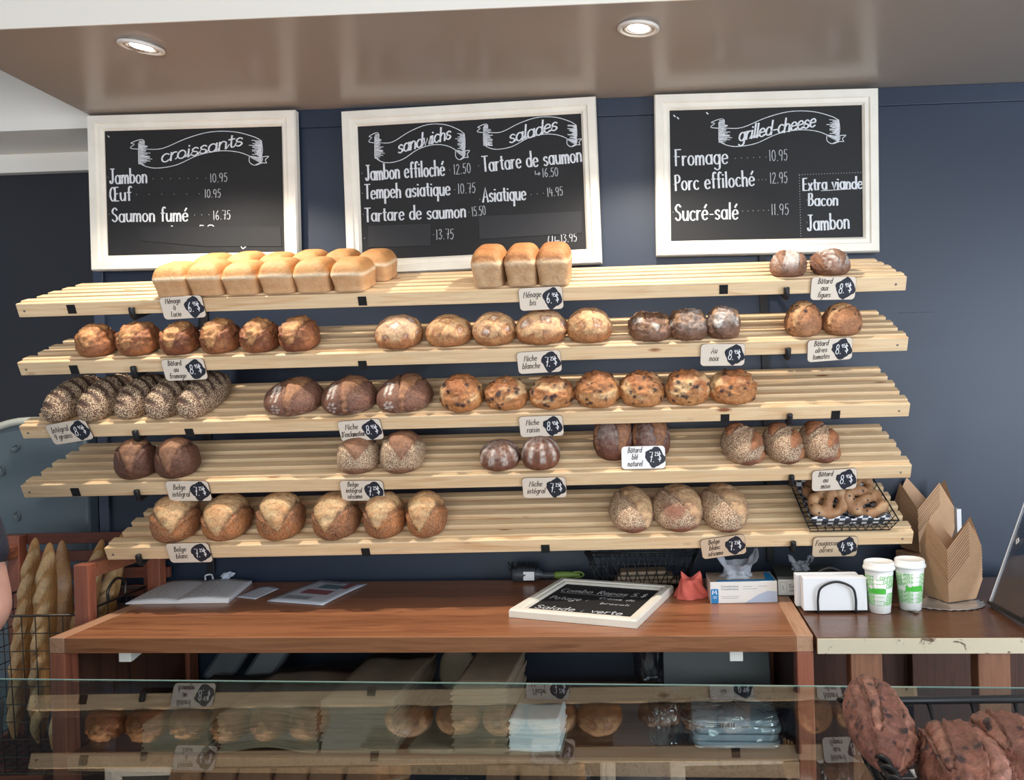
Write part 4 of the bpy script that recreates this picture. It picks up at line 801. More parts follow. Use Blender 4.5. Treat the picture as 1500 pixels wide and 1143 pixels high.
for k in range(150):
    x = rg.uniform(-.05, .07); a = rg.uniform(.3, 2.4); p0 = V((x*.8, .012*math.cos(a), .022+.015*math.sin(a))); d = V((rg.uniform(-.012, .004), .024*math.cos(a), .028*math.sin(a)))
    mb.tube([p0, p0+d], .0006, 3)
q = mb.build('bristles', M['velcro'], bh); q['kind'] = 'stuff'
# ---- small chalkboard lying on the counter
q, o = cq([(754, 894), (940, 910), (979, 859), (816, 846)], CZ+.022)
xa = (q[1]-q[0]); ya = q[3]-q[0]; w_, h_ = (xa.length+(q[2]-q[3]).length)/2, (ya.length+(q[2]-q[1]).length)/2; an = math.atan2(xa.y, xa.x)
ctr = (q[0]+q[1]+q[2]+q[3])/4
SB = CM @ T(o.x+ctr.x, o.y+ctr.y, CZ+.0008) @ RZ(an)
t = thing('small_chalkboard', 'small cream framed chalkboard listing the meal combo, lying flat on the counter', 'chalkboard', SB)
frame_mesh(w_, h_, .034, .024).build('frame', M['frame'], t)
box((-w_/2+.02, -h_/2+.02, .001), (w_/2-.02, h_/2-.02, .013)).build('slate_panel', M['slate'], t)
iw = w_/2-.042; ih = h_/2-.038; rg = random.Random(8)
for nm, tx, x0, x1, y, hh, wd in (('menu_text', 'Combo Repas', -.95, .52, .42, .034, .0034), ('price_text', '5.$', .60, .92, .42, .036, .0034), ('menu_text', 'Potage :', -.95, -.1, -.16, .03, .0026), ('menu_text', 'Crème de', .05, .8, .08, .017, .0018), ('menu_text', 'brocoli', .2, .8, -.26, .017, .0018), ('menu_text', 'Salade : verte', -.95, .85, -.86, .032, .0034)):
    text(MB(), tx, x0*iw, y*ih, x1*iw, y*ih, hh, wd, .0136, .1, .1, rng=rg).build(nm, M['chalk'], t, fix=False)
mb = MB(); ribbon(mb, [(-.9*iw, .34*ih), (.5*iw, .33*ih)], .0024, .0136); mb.build('text_underline', M['chalk'], t, fix=False)
# ---- wire bread basket at the wall
def wire_basket(t, w0, d0, w1, d1, hh, nx, ny, rim=.003, wr=.0014, mt='black', zig=False, rows=3, bottom=True):
    """open basket: floor w0 x d0, rim w1 x d1, height hh"""
    def per(s_, z):  # point on the flared wall, s_ in 0..4
        k = int(s_) % 4; f = s_-int(s_); t_ = z/hh; w_ = (w0+(w1-w0)*t_)/2; d_ = (d0+(d1-d0)*t_)/2
        c_ = [(-w_, -d_), (w_, -d_), (w_, d_), (-w_, d_)]; a, b = c_[k], c_[(k+1) % 4]; return V((a[0]+(b[0]-a[0])*f, a[1]+(b[1]-a[1])*f, z))
    MB().tube([per(i*.5, hh) for i in range(8)], rim, 8, True).build('rim', M[mt], t)
    MB().tube([per(i*.5, rim*.6) for i in range(8)], rim*.7, 6, True).build('base_ring', M[mt], t)
    mb = MB()
    for r in range(1, rows): mb.tube([per(i*.25, hh*r/rows) for i in range(16)], wr, 5, True)
    for side in range(4):
        n_ = nx if side % 2 == 0 else ny
        for i in range(n_+1):
            s_ = side+min(i/n_, .999)
            if zig:
                for sg in (1, -1):
                    e = s_+sg/n_
                    if side <= e <= side+.9999: mb.tube([per(s_, rim), per(e, hh)], wr, 5)
            else: mb.tube([per(s_, rim*.5), per(s_, hh)], wr, 5)
    if bottom:
        for i in range(1, nx): x = -w0/2+w0*i/nx; mb.tube([(x, -d0/2, wr), (x, d0/2, wr)], wr, 5)
        for i in range(1, ny): y = -d0/2+d0*i/ny; mb.tube([(-w0/2, y, wr*2), (w0/2, y, wr*2)], wr, 5)
    mb.build('wire_mesh', M[mt], t)
t = cthing('wire_basket', 'black wire basket standing at the wall under the lowest shelf', 'basket', 940, 851, 0)
t.matrix_basis = CM @ T(onC(942, 851).x, CDP-.068, CZ+.001)
wire_basket(t, .27, .09, .36, .125, .115, 10, 6, .0035, .0015, zig=True, rows=3)
t2 = cthing('folded_paper_bags', 'grey folded bags lying inside the black wire basket', 'bags', 945, 850); t2.matrix_basis = CM @ T(onC(950, 851).x, CDP-.068, CZ+.0075)
for k in range(3): box((-.11+.01*k, -.032, .0005+.014*k), (.10-.02*k, .032, .0125+.014*k), RZ(.05*k)).build('folded_bag', M['bag'], t2, .004)
# ---- coral cloth
t = cthing('coral_cloth', 'crumpled coral cloth between the small chalkboard and the blue-white glove box', 'cloth', 1012, 879)
def cl(u, v):
    a = 2*PI*u; r = .045*(1-.55*v)*(1+.12*math.sin(3*a+1)+.08*math.sin(7*a+9*v)); ear = .013*max(0, math.cos(2*a-.4))**6*sstep(.6, 1, v)
    return (r*math.cos(a)*1.12+ear*.5*math.cos(a), .03+r*math.sin(a)*.8, .0005+.068*v+ear-.016*sstep(.8, 1, v)*abs(math.sin(a)))
mb = MB().grid(cl, 44, 12); mb.add([(0, .03, .056)]+[cl(i/44, 1) for i in range(45)], [(0, i+1, i+2) for i in range(44)], True); mb.build('cloth', M['coral'], t)
# ---- glove boxes
def bx(nm, t, lo, hi, mt, bv=.001): return box(lo, hi).build(nm, M[mt], t, bv)
pL, pR = onC(1041, 885), onC(1139, 883); wv = (pR-pL).length
t = thing('glove_box', 'white and blue glove box, marked M, with a plastic glove pulled from its top', 'box', CM @ T(pL.x, pL.y, CZ+.0008) @ RZ(math.atan2(pR.y-pL.y, pR.x-pL.x)))
hb = .062; bx('carton', t, (0, 0, 0), (wv, .115, hb), 'boxwhite')
tpn = bx('top_panel', t, (.002, .002, hb), (wv-.002, .113, hb+.0006), 'boxtan', 0); bx('blue_strip', t, (.02, .002, hb+.0006), (wv-.004, .02, hb+.0011), 'blue', 0); MB().prism([(wv-.03, .02), (wv-.004, .02), (wv-.004, .1), (wv-.022, .1)], hb+.0006, hb+.0011).build('blue_corner', M['blue'], t)
FR = frame(V((0, -.0004, 0)), V((1, 0, 0)), V((0, 0, 1)), V((0, -1, 0)))
MB().prism(rrect(.022, .042, .004), 0, .0005, FR @ T(.0125, .0215, 0)).build('blue_label', M['blue'], t)
for nm, tx, x, y, hh, wd, mt, l in (('size_letter', 'M', .006, .028, .011, .003, 'white_ink', .013), ('printed_text', 'POLYETHYLENE', .032, .047, .005, .0009, 'greyprint', .05), ('printed_text', 'POLYETHYLENE', .032, .039, .005, .0009, 'greyprint', .05)):
    tx = tx.replace('H', 'I') if False else tx
    try: text(MB(), tx.title() if nm != 'size_letter' else tx, x, y, x+l, y, hh, wd, .0006, rng=rg).build(nm, M[mt], t, fix=False, mx=FR)
    except KeyError: pass
for i, (x0, x1, y) in enumerate(((.095, .12, .048), (.095, .135, .041), (.14, .165, .048), (.032, .085, .02), (.034, .08, .015), (.008, .018, .02), (.008, .018, .016))):
    mb = MB(); ribbon(mb, [(x0, y), (x1, y)], .0011, .0006); mb.build('printed_line', M['greyprint' if i < 5 else 'white_ink'], t, fix=False, mx=FR)
MB().prism([(wv*.52, .001), (wv-.001, .001), (wv-.001, .032), (wv*.86, .034), (wv*.72, .024), (wv*.6, .010)], 0, .0005, FR).build('wave_print', mat('pale_blue_print', (176, 190, 212), .6), t)
def glove(t, x, y, z, s_, sd, nm='pulled_glove'):
    rg = random.Random(sd); mb = MB()
    def gf(u, v):
        a = 2*PI*u; spread = (.036-.016*math.sin(v*PI)+.012*v)*s_; n1 = .007*math.sin(5*a+3*v)+.005*rg.uniform(-1, 1)
        ear = .034*s_*max(0, math.cos(2*a))**3*sstep(.5, 1, v)
        return (x+(spread+n1)*math.cos(a), y+(spread*.7+n1)*math.sin(a), z+.0006+.034*v*s_+ear+.002*math.sin(9*a)*v)
    mb.grid(gf, 36, 9, True).build(nm, M['glove_film'], t)
glove(t, wv*.44, .055, hb+.0012, 1.25, 4)
pL = onC(1140, 876); t = thing('glove_box', 'dark glove box with a white front label, marked L, half hidden behind the napkins', 'box', CM @ T(CL+.001 if False else pL.x, pL.y+.015, CZ+.0008) @ RZ(-.04))
bx('carton', t, (0, 0, 0), (.19, .16, .058), 'boxdark'); bx('front_label', t, (.003, -.0006, .004), (.187, -.0001, .05), 'boxwhite', 0)
FR2 = frame(V((0, -.0008, 0)), V((1, 0, 0)), V((0, 0, 1)), V((0, -1, 0)))
for nm, tx, x, y, hh, l in (('size_letter', 'L', .016, .02, .012, .006), ('printed_text', 'Soli', .034, .026, .01, .03), ('printed_text', 'vinyl', .034, .014, .007, .03)): text(MB(), tx, x, y, x+l, y, hh, .0014, .0003, rng=rg).build(nm, M['grey_plastic'], t, fix=False, mx=FR2)
mb = MB()
for a_, b_ in (((.009, .008), (.028, .008)), ((.028, .008), (.028, .042)), ((.028, .042), (.009, .042)), ((.009, .042), (.009, .008))): ribbon(mb, [a_, b_], .0008, .0003)
mb.build('label_border', M['greyprint'], t, fix=False, mx=FR2)
glove(t, .08, .08, .0585, .7, 9)

# ================================================================ side table on the right
TZ = .926
p = onC(1204, 935, TZ); TM = CM @ T(CL+.007, p.y, 0); TW, TD = .85, CDP-p.y
t = thing('side_table', 'thick dark walnut side table with a chipped cream front edge, right of the counter', 'table', TM)
box((0, .0015, TZ-.040), (TW, TD, TZ)).build('table_top', M['tabletop'], t, .0015)
box((.001, -.003, TZ-.039), (TW-.001, .0012, TZ-.001)).build('painted_front_edge', M['cream_edge'], t, .001)
onT = lambda x, y, z=TZ: TM.inverted() @ atZ(x, y, z)
for x0, x1 in ((.085, .163), (.395, .473)):
    box((x0, .012, 0), (x1, .062, TZ-.0402)).build('leg', M['legwood'], t, .003)
    box((x0, TD-.07, 0), (x1, TD-.02, TZ-.0402)).build('leg', M['darkwood'], t, .003)  # rear legs coloured darker to imitate the shade under the table
box((.0, TD-.018, .06), (TW, TD-.002, TZ-.0405)).build('shade_panel', M['darkwood'], t); box((.0, TD-.1, TZ-.075), (TW, TD-.075, TZ-.0405)).build('rear_rail', M['legwood'], t); box((.163, .02, .25), (.395, .05, .29)).build('stretcher', M['legwood'], t)  # dark panel at the rear added to stand in for under-table shade
def tthing(name, label, cat, x, y, rz=0., group=None, dz=0.):
    p = onT(x, y); return thing(name, label, cat, TM @ T(p.x, p.y, TZ+.0006+dz) @ RZ(rz), group)
# ---- napkin holder
t = tthing('napkin_holder', 'black wire napkin holder with two arched loops at the left of the side table', 'napkin holder', 1226, 899)
arch = lambda y, w_, h_: crom([(-w_, y, .002), (-w_, y, h_*.5), (-w_*.8, y, h_*.83), (0, y, h_), (w_*.8, y, h_*.83), (w_, y, h_*.5), (w_, y, .002)], 6)
MB().tube(arch(-.004, .051, .088), .0032, 10).build('loop', M['black'], t); MB().tube(arch(.075, .051, .108), .0032, 10).build('loop', M['black'], t)
for x in (-.051, .051): MB().tube([(x, -.004, .0032), (x, .075, .0032)], .0032, 8).build('base_wire', M['black'], t)
first = None
for k in range(9):
    y = .002+.0068*k + (.010 if k > 4 else 0)
    mx = t.matrix_basis @ T(-.003-(.012 if k > 4 else 0)+.001*math.sin(k*3), y, .0068) @ RY(.006*math.sin(k*7)) @ RX(-.06 if k < 5 else -.03)
    if first is None:
        q = MB(); q.box((-.087, 0, 0), (.087, .0052, .090)); first = q.build('napkin', M['paper'], None, .0018); o = first
    else: o = first.copy(); col.objects.link(o)
    o.matrix_basis = mx; tag(o, f"white folded paper napkin in the {['front', 'rear'][k > 4]} packet of the wire holder", 'napkin', 'napkins in the wire holder, ' + ['front', 'rear'][k > 4])
# ---- paper cups
def cup(x, y, label, rz):
    t = tthing('paper_cup', label, 'cup', x, y, rz, 'takeaway cups')
    hC, rb, rt_ = .122, .0285, .0385
    MB().lathe([(rb-.003, .004), (rb-.001, 0), (rb, .001), (rt_, hC)], 48).build('cup_body', M['cupwhite'], t)
    ld = MB().lathe([(rt_+.0005, hC-.004), (.0425, hC-.003), (.0432, hC), (.0425, hC+.004), (.0405, hC+.005), (.0400, hC+.015), (.0385, hC+.018), (.0365, hC+.018), (.035, hC+.0135), (.0, hC+.0135)], 48).build('lid', M['lid'], t)
    MB().prism(rrect(.012, .004, .0018), 0, .0006, T(0, -.022, hC+.0136)).build('sip_hole', M['greyprint'], ld)
    R_ = lambda z: rb+(rt_-rb)*z/hC+.0005
    rows = MB(); rg = random.Random(label)
    for r in range(7):
        z = .026+.0118*r
        if r in (3,): continue
        tmp = MB(); L_ = 2*PI*R_(z); s_ = 'COMPOSTER.COMPOST.'*2; text(tmp, s_, rg.uniform(0, .03), 0, L_*.98, 0, .0078, .0016, 0, .12, rng=rg, track=.12)
        rows.v += [V((R_(z+p.y)*math.sin(p.x/L_*2*PI), -R_(z+p.y)*math.cos(p.x/L_*2*PI), z+p.y)) for p in tmp.v]
        o_ = len(rows.v)-len(tmp.v); rows.f += [[i+o_ for i in f] for f in tmp.f]; rows.sm += tmp.sm; rows.mi += tmp.mi
        n_ = 40  # thin rule under each row
        for k in range(n_):
            if k % 5 == 4: continue
            a0, a1 = 2*PI*k/n_, 2*PI*(k+1)/n_; z0, z1 = z-.0026, z-.0012
            rows.add([(R_(z0)*math.sin(a0), -R_(z0)*math.cos(a0), z0), (R_(z0)*math.sin(a1), -R_(z0)*math.cos(a1), z0), (R_(z1)*math.sin(a1), -R_(z1)*math.cos(a1), z1), (R_(z1)*math.sin(a0), -R_(z1)*math.cos(a0), z1)], [(0, 1, 2, 3)])
    rows.build('printed_text', M['cupgreen'], t, fix=False)
    b_ = MB()
    b_.grid(lambda u, v: (lambda a, z: (R_(z)*math.sin(a), -R_(z)*math.cos(a), z))(-.75+1.5*u, .0555+.015*v), 20, 2); b_.build('green_band', M['cupgreen2'], t, fix=False)
    d_ = MB(); d_.grid(lambda u, v: (lambda a, z: ((R_(z)+.0004)*math.sin(a), -(R_(z)+.0004)*math.cos(a), z))(-.42+.17*v*math.cos(2*PI*u), .074+.0058*v*math.sin(2*PI*u)), 16, 2); d_.build('round_mark', M['cupwhite'], t, fix=False)
cup(1289, 896, 'left white paper cup with green print and lid, beside the napkins', -.5)
cup(1334, 892, 'right white paper cup with green print and lid, beside the kraft boxes', .1)
t = tthing('key_bunch', 'small bunch of metal keys lying in front of the right cup', 'keys', 1344, 899, .3)
rg = random.Random(2)
for k in range(4):
    mb = MB(); R_ = T(0, 0, .0014*k) @ RZ(rg.uniform(-1, 1)+k*1.1)
    mb.prism([(0, -.005), (.006, -.006), (.010, -.002), (.026, -.002), (.027, .001), (.010, .002), (.006, .006), (0, .005)], 0, .0013, R_); mb.build('key', M['coin'], t)
MB().tube(crom([(0, 0, .005), (-.008, .006, .004), (-.014, 0, .003), (-.008, -.006, .004)], 5, True), .0008, 6, True).build('key_ring', M['coin'], t)
# ---- nested kraft takeaway boxes
def carton_mesh(w_, d_, h_, fl, slope=.22):
    """open flat-based takeaway box with flaring walls and hexagonal flaps"""
    mb = MB(); e = h_*slope; b = [(-w_/2, -d_/2), (w_/2, -d_/2), (w_/2, d_/2), (-w_/2, d_/2)]; tp = [(-w_/2-e, -d_/2-e), (w_/2+e, -d_/2-e), (w_/2+e, d_/2+e), (-w_/2-e, d_/2+e)]
    vs = [(*q, 0) for q in b]+[(*q, h_) for q in tp]; mb.add(vs, [(0, 3, 2, 1)]+[(i, (i+1) % 4, 4+(i+1) % 4, 4+i) for i in range(4)])
    for i in range(4):
        a, c = V((*tp[i], h_)), V((*tp[(i+1) % 4], h_)); mid = (a+c)/2; out = V((mid.x, mid.y, 0)).normalized(); ext = out*slope*fl+V((0, 0, fl)); k = .43
        if i % 2: ext = ext*.95
        mb.add([a, c, c+(a-c)*k+ext*.86, c+(a-c)*(k+.07)+ext, a+(c-a)*(k+.07)+ext, a+(c-a)*k+ext*.86], [(0, 1, 2, 3, 4, 5)])
    return mb
def cartons(x, y, rz, n_, dims, step, lab, grp, dy=0., wob=.003, dz=0.):
    p = onT(x, y); first = None; rg = random.Random(n_)
    for k in range(n_):
        mx = TM @ T(p.x, p.y+dy, TZ+.004+dz+step*k) @ RZ(rz+rg.uniform(-.008, .008)) @ T(rg.uniform(-.001, .001), 0, 0)
        if first is None:
            first = carton_mesh(*dims).build('takeaway_box', [M['kraft'], M['kraft_shade']], None, solid=.0011); first.modifiers['s'].material_offset_rim = 1; o = first
        else: o = first.copy(); col.objects.link(o)
        o.matrix_basis = mx; tag(o, lab if k else lab.replace('nested in', 'at the bottom of'), 'box', grp)
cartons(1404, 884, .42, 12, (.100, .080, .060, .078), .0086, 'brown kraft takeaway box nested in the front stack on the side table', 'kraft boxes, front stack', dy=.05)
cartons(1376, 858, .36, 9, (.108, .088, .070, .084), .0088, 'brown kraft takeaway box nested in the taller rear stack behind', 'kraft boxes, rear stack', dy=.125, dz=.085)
p = onT(1376, 858)
t = thing('upturned_carton', 'plain kraft carton under the rear stack of takeaway boxes', 'box', TM @ T(p.x, p.y+.125, TZ+.0008) @ RZ(.36)); box((-.07, -.055, 0), (.07, .055, .0785)).build('carton', M['kraft'], t, .001)
t = thing('white_carton', 'slim white carton standing behind the kraft boxes', 'box', TM @ T(onT(1408, 858).x+.052, p.y+.155, TZ+.0008) @ RZ(.2)); box((0, 0, 0), (.016, .05, .21)).build('carton', M['paper'], t, .001)
p = onT(1396, 892); t = thing('foil_sheet', 'thin crinkled foil sheet lying under the front kraft stack', 'foil', TM @ T(p.x, p.y+.05, TZ+.0007))
def foil(u, v):
    a = 2*PI*u; r = v*(.098+.004*math.sin(26*a)); return (r*1.05*math.cos(a), r*.75*math.sin(a), .0004+.0016*v**6*(1+math.sin(26*a)))
MB().grid(foil, 104, 5).build('foil', mat('foil', (214, 214, 216), .3, .7), t, solid=.0003)
# ---- leaning clear guard at the far right
a, b = atZ(1449, 889, TZ), atZ(1506, 926, TZ); d = (b-a); d.z = 0; tp = atY(1500, 722, a.y+.02)-a; up_ = V((tp.x, tp.y, tp.z)); 
GM_ = frame(a+V((0, 0, .001)), d.normalized(), up_.normalized(), d.cross(up_).normalized())
t = thing('clear_guard', 'leaning clear acrylic guard with a dark base rail, right of the kraft boxes', 'guard', GM_)
pn = MB().box((0, .014, -.002), (.24, .52, .002)).build('pane', M['acrylic'], t); MB().box((-.004, .014, -.003), (.0, .52, .003)).build('pane_edge', M['white_ink'], pn)
MB().box((-.004, 0.004, -.008), (.24, .0145, .008)).build('base_rail', M['black'], t, .001)
MB().tube([(.025, .20, .003), (.031, .207, .003), (.037, .20, .003), (.031, .190, .003)], .0016, 6, True).build('ring_fitting', M['lamp_white'], t)

# ================================================================ olive bread in the lined basket on the lowest shelf
lo = onshelf(4, 1247, 783); hi_ = .008
BM = SM[4] @ T(lo.x, lo.y+.118, .0055)
t = thing('wire_basket', 'shallow black wire basket of olive bread on the right end of the lowest shelf', 'basket', BM)
wire_basket(t, .225, .205, .262, .235, .042, 10, 8, .0024, .0013, rows=3)
t2 = thing('checked_liner', 'checked black and white paper liner inside the olive bread basket', 'paper', BM @ T(0, 0, .0045))
def liner(u, v):
    x = (u-.5)*.218; y = (v-.5)*.208; e = max(0, abs(v-.5)-.38)/.12; e2 = max(0, abs(u-.5)-.42)/.08
    return (x*(1+.05*e2), y*(1+.02*e), .0+.044*max(e*e, .8*e2*e2)+e*(.006*math.sin(u*21)))
MB().grid(liner, 40, 30).build('liner', M['check'], t2, solid=.0006)
def fougasse(mx, sd, label, s_=1.):
    rg = random.Random(sd); mb = MB(); R_ = .0425*s_
    ring = [(R_*1.15*math.cos(a)*(1+rg.uniform(-.08, .08)), R_*.86*math.sin(a)*(1+rg.uniform(-.08, .08)), .020+.006*math.sin(2*a+sd)) for a in [2*PI*i/14 for i in range(14)]]
    cr = crom(ring, 3, True); mb.tube(cr, [.0165*s_*(1+.2*math.sin(i*.9+sd)) for i in range(len(cr))], 12, True)
    st = crom([ring[2], (rg.uniform(-.01, .01), .0, .030), ring[9]], 5); mb.tube(st, [.0145*s_]*len(st), 10)
    o = mb.build('olive_fougasse', M['olivebread'], None); o.matrix_basis = mx
    r_ = o.modifiers.new('r', 'REMESH'); r_.mode = 'VOXEL'; r_.voxel_size = .0045; r_.use_smooth_shade = True
    q = o.modifiers.new('s', 'SMOOTH'); q.iterations = 2
    tag(o, label, 'bread', 'olive breads in the basket')
fougasse(BM @ T(-.050, -.026, .042) @ RX(.62) @ RZ(.5), 1, 'large olive bread ring at the front left of the wire basket')
fougasse(BM @ T(.054, -.028, .041) @ RX(.58) @ RZ(-.3), 2, 'golden olive bread ring at the front right of the wire basket', .98)
fougasse(BM @ T(-.060, .056, .024) @ RX(.25) @ RZ(1.3), 3, 'pale olive bread at the back left of the wire basket', .9)
fougasse(BM @ T(.050, .056, .044) @ RX(.6) @ RZ(.2), 5, 'olive bread leaning at the back right under the tag', .95)
fougasse(BM @ T(-.005, .030, .092) @ RX(.5) @ RZ(-.9), 8, 'olive bread lying on top in the middle of the basket', .8)

# ================================================================ left end: bread bin, baguettes, machine
bx0, bx1, by0, by1 = -2.16, -1.625, 2.175, 2.545
t = thing('bread_stand', 'reddish wooden slatted stand for the baguettes at the left end of the counter', 'stand', T(bx0, by0, 0)); W_, D_ = bx1-bx0, by1-by0
pz = atY(134, 826, 2.19).z
for x, y, zz in ((W_-.045, 0, pz), (0, 0, pz), (W_-.045, D_-.035, pz+.03), (0, D_-.035, pz+.03)): box((x, y, 0), (x+.045, y+.035, zz)).build('post', M['redwood_z'], t, .003)
for x in (0, W_-.045): box((x+.004, .0352, pz-.045), (x+.041, D_-.0352, pz-.002)).build('side_rail', M['redwood_x'], t, .002)
for x in (0, W_-.045): box((x+.010, .0352, .42), (x+.035, D_-.0352, .46)).build('side_rail', M['redwood_x'], t, .002)
box((.0455, .012, .42), (W_-.0455, D_-.012, .438)).build('platform', M['cratewood'], t, .002)
for k in range(5): box((-.03, D_+.0005, pz+.012-.062*k-.018), (W_+.01, D_+.016, pz+.012-.062*k+.018)).build('back_slat', M['cratewood'], t, .002)
for x in (.05, W_-.08): box((x, D_-.0145+.015, pz-.3), (x+.03, D_+.0004, pz+.03)).build('slat_upright', M['cratewood'], t)
bz = .4395
BK = T((bx0+bx1)/2-.005, by0+.185, bz)
t = thing('baguette_basket', 'tall dark wire basket holding the baguettes beside the counter', 'basket', BK)
rz_ = atY(90, 899, 2.22).z - bz
wire_basket(t, .38, .27, .425, .315, rz_, 10, 7, .004, .0017, 'steelwire', rows=9)
MB().tube(crom([(.2125, -.02, rz_), (.214, -.02, rz_+.04), (.2135, .02, rz_+.065), (.213, .06, rz_+.045), (.2125, .06, rz_)], 6), .0045, 8).build('handle', M['steelwire'], t)
for k, (kind, tp, bt, Yt, Yb, a, lab) in enumerate((
    ('baguette', (49, 790), (27, 1000), 2.35, 2.31, .029, 'leftmost golden scored baguette in the wire basket'),
    ('baguette', (70, 792), (59, 1000), 2.28, 2.24, .029, 'second golden scored baguette from the left in the basket'),
    ('baguette_plain', (88, 789), (92, 1000), 2.39, 2.36, .028, 'plain dusty baguette without slashes, third from the left'),
    ('baguette', (147, 793), (108, 960), 2.44, 2.29, .029, 'baguette leaning right behind the wooden post'),
    ('baguette', (179, 783), (142, 940), 2.50, 2.40, .029, 'rearmost leaning baguette behind the left end of the lowest shelf'))):
    P1 = atY(*tp, Yt); P0 = atY(*bt, Yb); dr = (P1-P0).normalized()
    P0 = P1 - dr*min(.62, (P1.z-bz-.012-.01)/dr.z); ln = (P1-P0).length
    zz = V((.12, -1, 0)); zz = (zz-dr*zz.dot(dr)).normalized(); xx = dr.cross(zz).normalized()
    o = loaf('baguette', kind, a, ln/2, a*1.8, 700+k, frame((P0+P1)/2-zz*a*.9, xx, dr, zz), nt=64, nph=150); tag(o, lab, 'bread', 'baguettes')
# ---- enamelled machine in the recess
MY = 2.70; xr = atY(128, 700, MY).x; zt = atY(70, 611, MY).z
t = thing('machine_housing', 'big blue-grey enamelled machine housing with a pale rounded rim, in the left recess', 'machine', T(xr-.27, MY, 0))
FRm = frame(V((0, 0, 0)), V((1, 0, 0)), V((0, 0, 1)), V((0, -1, 0)))
def rr(w_, z0, z1, r, k=14):
    r2 = .06
    return [(w_/2-r2+r2*math.cos(a), z1-r2+r2*math.sin(a)) for a in [PI/2*i/k for i in range(k+1)]] + [(-w_/2+r+r*math.cos(a), z1-r+r*math.sin(a)) for a in [PI/2+PI/2*i/k for i in range(k+1)]] + [(-w_/2, z0), (w_/2, z0)]
MB().prism(rr(.54, .0, zt, .32), -.06, .0, FRm).build('housing', M['machine'], t, .01)
ring = rr(.515, .55, zt-.012, .312); MB().tube([FRm @ V((x, y, .004)) for x, y in ring[:-2]], .014, 10).build('rim', M['machine_rim'], t)
for px_, py_, rx_, rz__ in ((20, 657, .016, .012), (-1, 690, .012, .020), (22, 757, .011, .018)):
    c = atY(px_, py_, MY-.012)-V((xr-.27, MY, 0)); MB().lathe([(1, -.010), (1, .004), (.8, .006), (.7, .002), (0, .001)], 24, frame(V((c.x, -.0005, c.z)), V((rx_, 0, rx_*.5)), V((-rz__*.3, 0, rz__)), V((0, -1, 0)))).build('oval_recess', M['machine_dark'], t)
box((xr-.02, MY+.0, 0), (xr+.02, MY+.05, .2)) 
t = thing('wall_socket', 'small pale wall socket in the gap right of the machine', 'socket', T(atY(133, 738, 2.815)+V((0, 0, 0)))); box((-.02, .0, -.024), (.02, .0145, .024)).build('plate', M['lamp_white'], t, .002)

# ================================================================ person at the left edge of the picture
sh_ = atY(-60, 742, 1.60); elb = atY(-13, 898, 1.60); wr_ = atY(-100, 975, 1.44)
ctr = V((sh_.x-.185, sh_.y+.02, 0)); sz_ = sh_.z
def skin(name, verts, edges, radii, mt, parent=None, root=0, sub=2):
    me = bpy.data.meshes.new(name); me.from_pydata([V(v) for v in verts], edges, []); o = bpy.data.objects.new(name, me); col.objects.link(o)
    k = o.modifiers.new('k', 'SKIN'); me.skin_vertices.new() if not me.skin_vertices else None
    for i, r in enumerate(radii):
        sv = me.skin_vertices[0].data[i]; sv.radius = r if isinstance(r, tuple) else (r, r); sv.use_root = i == root
    k.use_smooth_shade = True; s_ = o.modifiers.new('u', 'SUBSURF'); s_.levels = sub; s_.render_levels = sub
    me.materials.append(mt); o.parent = parent; return o
PT = thing('person', 'person in a navy short-sleeved top with a bare bent elbow, at far left', 'person', T(ctr))
L_ = lambda v: V(v)-ctr
s0, e0, w0_ = L_(sh_), L_(elb), L_(wr_)
s1 = V((-s0.x, s0.y, s0.z)); e1 = V((-s0.x-.06, s0.y-.05, e0.z)); w1_ = V((-s0.x+.06, s0.y-.24, e0.z+.02))
vs = [(0, .02, .93), (0, .02, 1.08), (0, .02, sz_-.10), (0, .02, sz_+.03), (0, .0, sz_+.12), (0, -.012, sz_+.20), (0, -.015, sz_+.275)]; ed = [(i, i+1) for i in range(6)]; ra = [.14, .125, .15, .085, .052, .083, .072]
def limb(pts, rr_, at):
    i0 = len(vs); vs.extend(pts); ra.extend(rr_); ed.append((at, i0)); ed.extend((i0+k, i0+k+1) for k in range(len(pts)-1)); return len(vs)-1
def arm(s, e, w_, sgn):
    i = limb([s, s+(e-s)*.5, e-(e-s)*.06, e+(w_-e)*.12, e+(w_-e)*.45, w_], [.062, .052, .046, .047, .043, .027], 3)
    d = (w_-e).normalized(); pal = w_+d*.05; i2 = limb([pal, pal+d*.035], [(.040, .018), (.040, .016)], i)
    side = d.cross(V((0, 0, 1))).normalized()
    for q in range(4):
        b_ = pal+d*.04+side*(q-1.5)*.019; ln = [.068, .078, .073, .055][q]; limb([b_, b_+d*ln*.5+V((0, 0, -.012)), b_+d*ln*.85+V((0, 0, -.035))], [.0092, .0085, .0072], i2)
    b_ = pal-d*.005+side*.036*sgn; limb([b_, b_+d*.03+side*.02*sgn, b_+d*.055+side*.022*sgn], [.011, .0095, .008], i2-1)
arm(s0, e0, w0_, -1); arm(s1, e1, w1_, 1)
for sx in (-1, 1): limb([(sx*.09, .02, .86), (sx*.095, .01, .48), (sx*.095, .03, .10), (sx*.095, -.10, .035)], [.098, .064, .042, .036], 0)
body = skin('body', vs, ed, ra, M['skin'], PT)
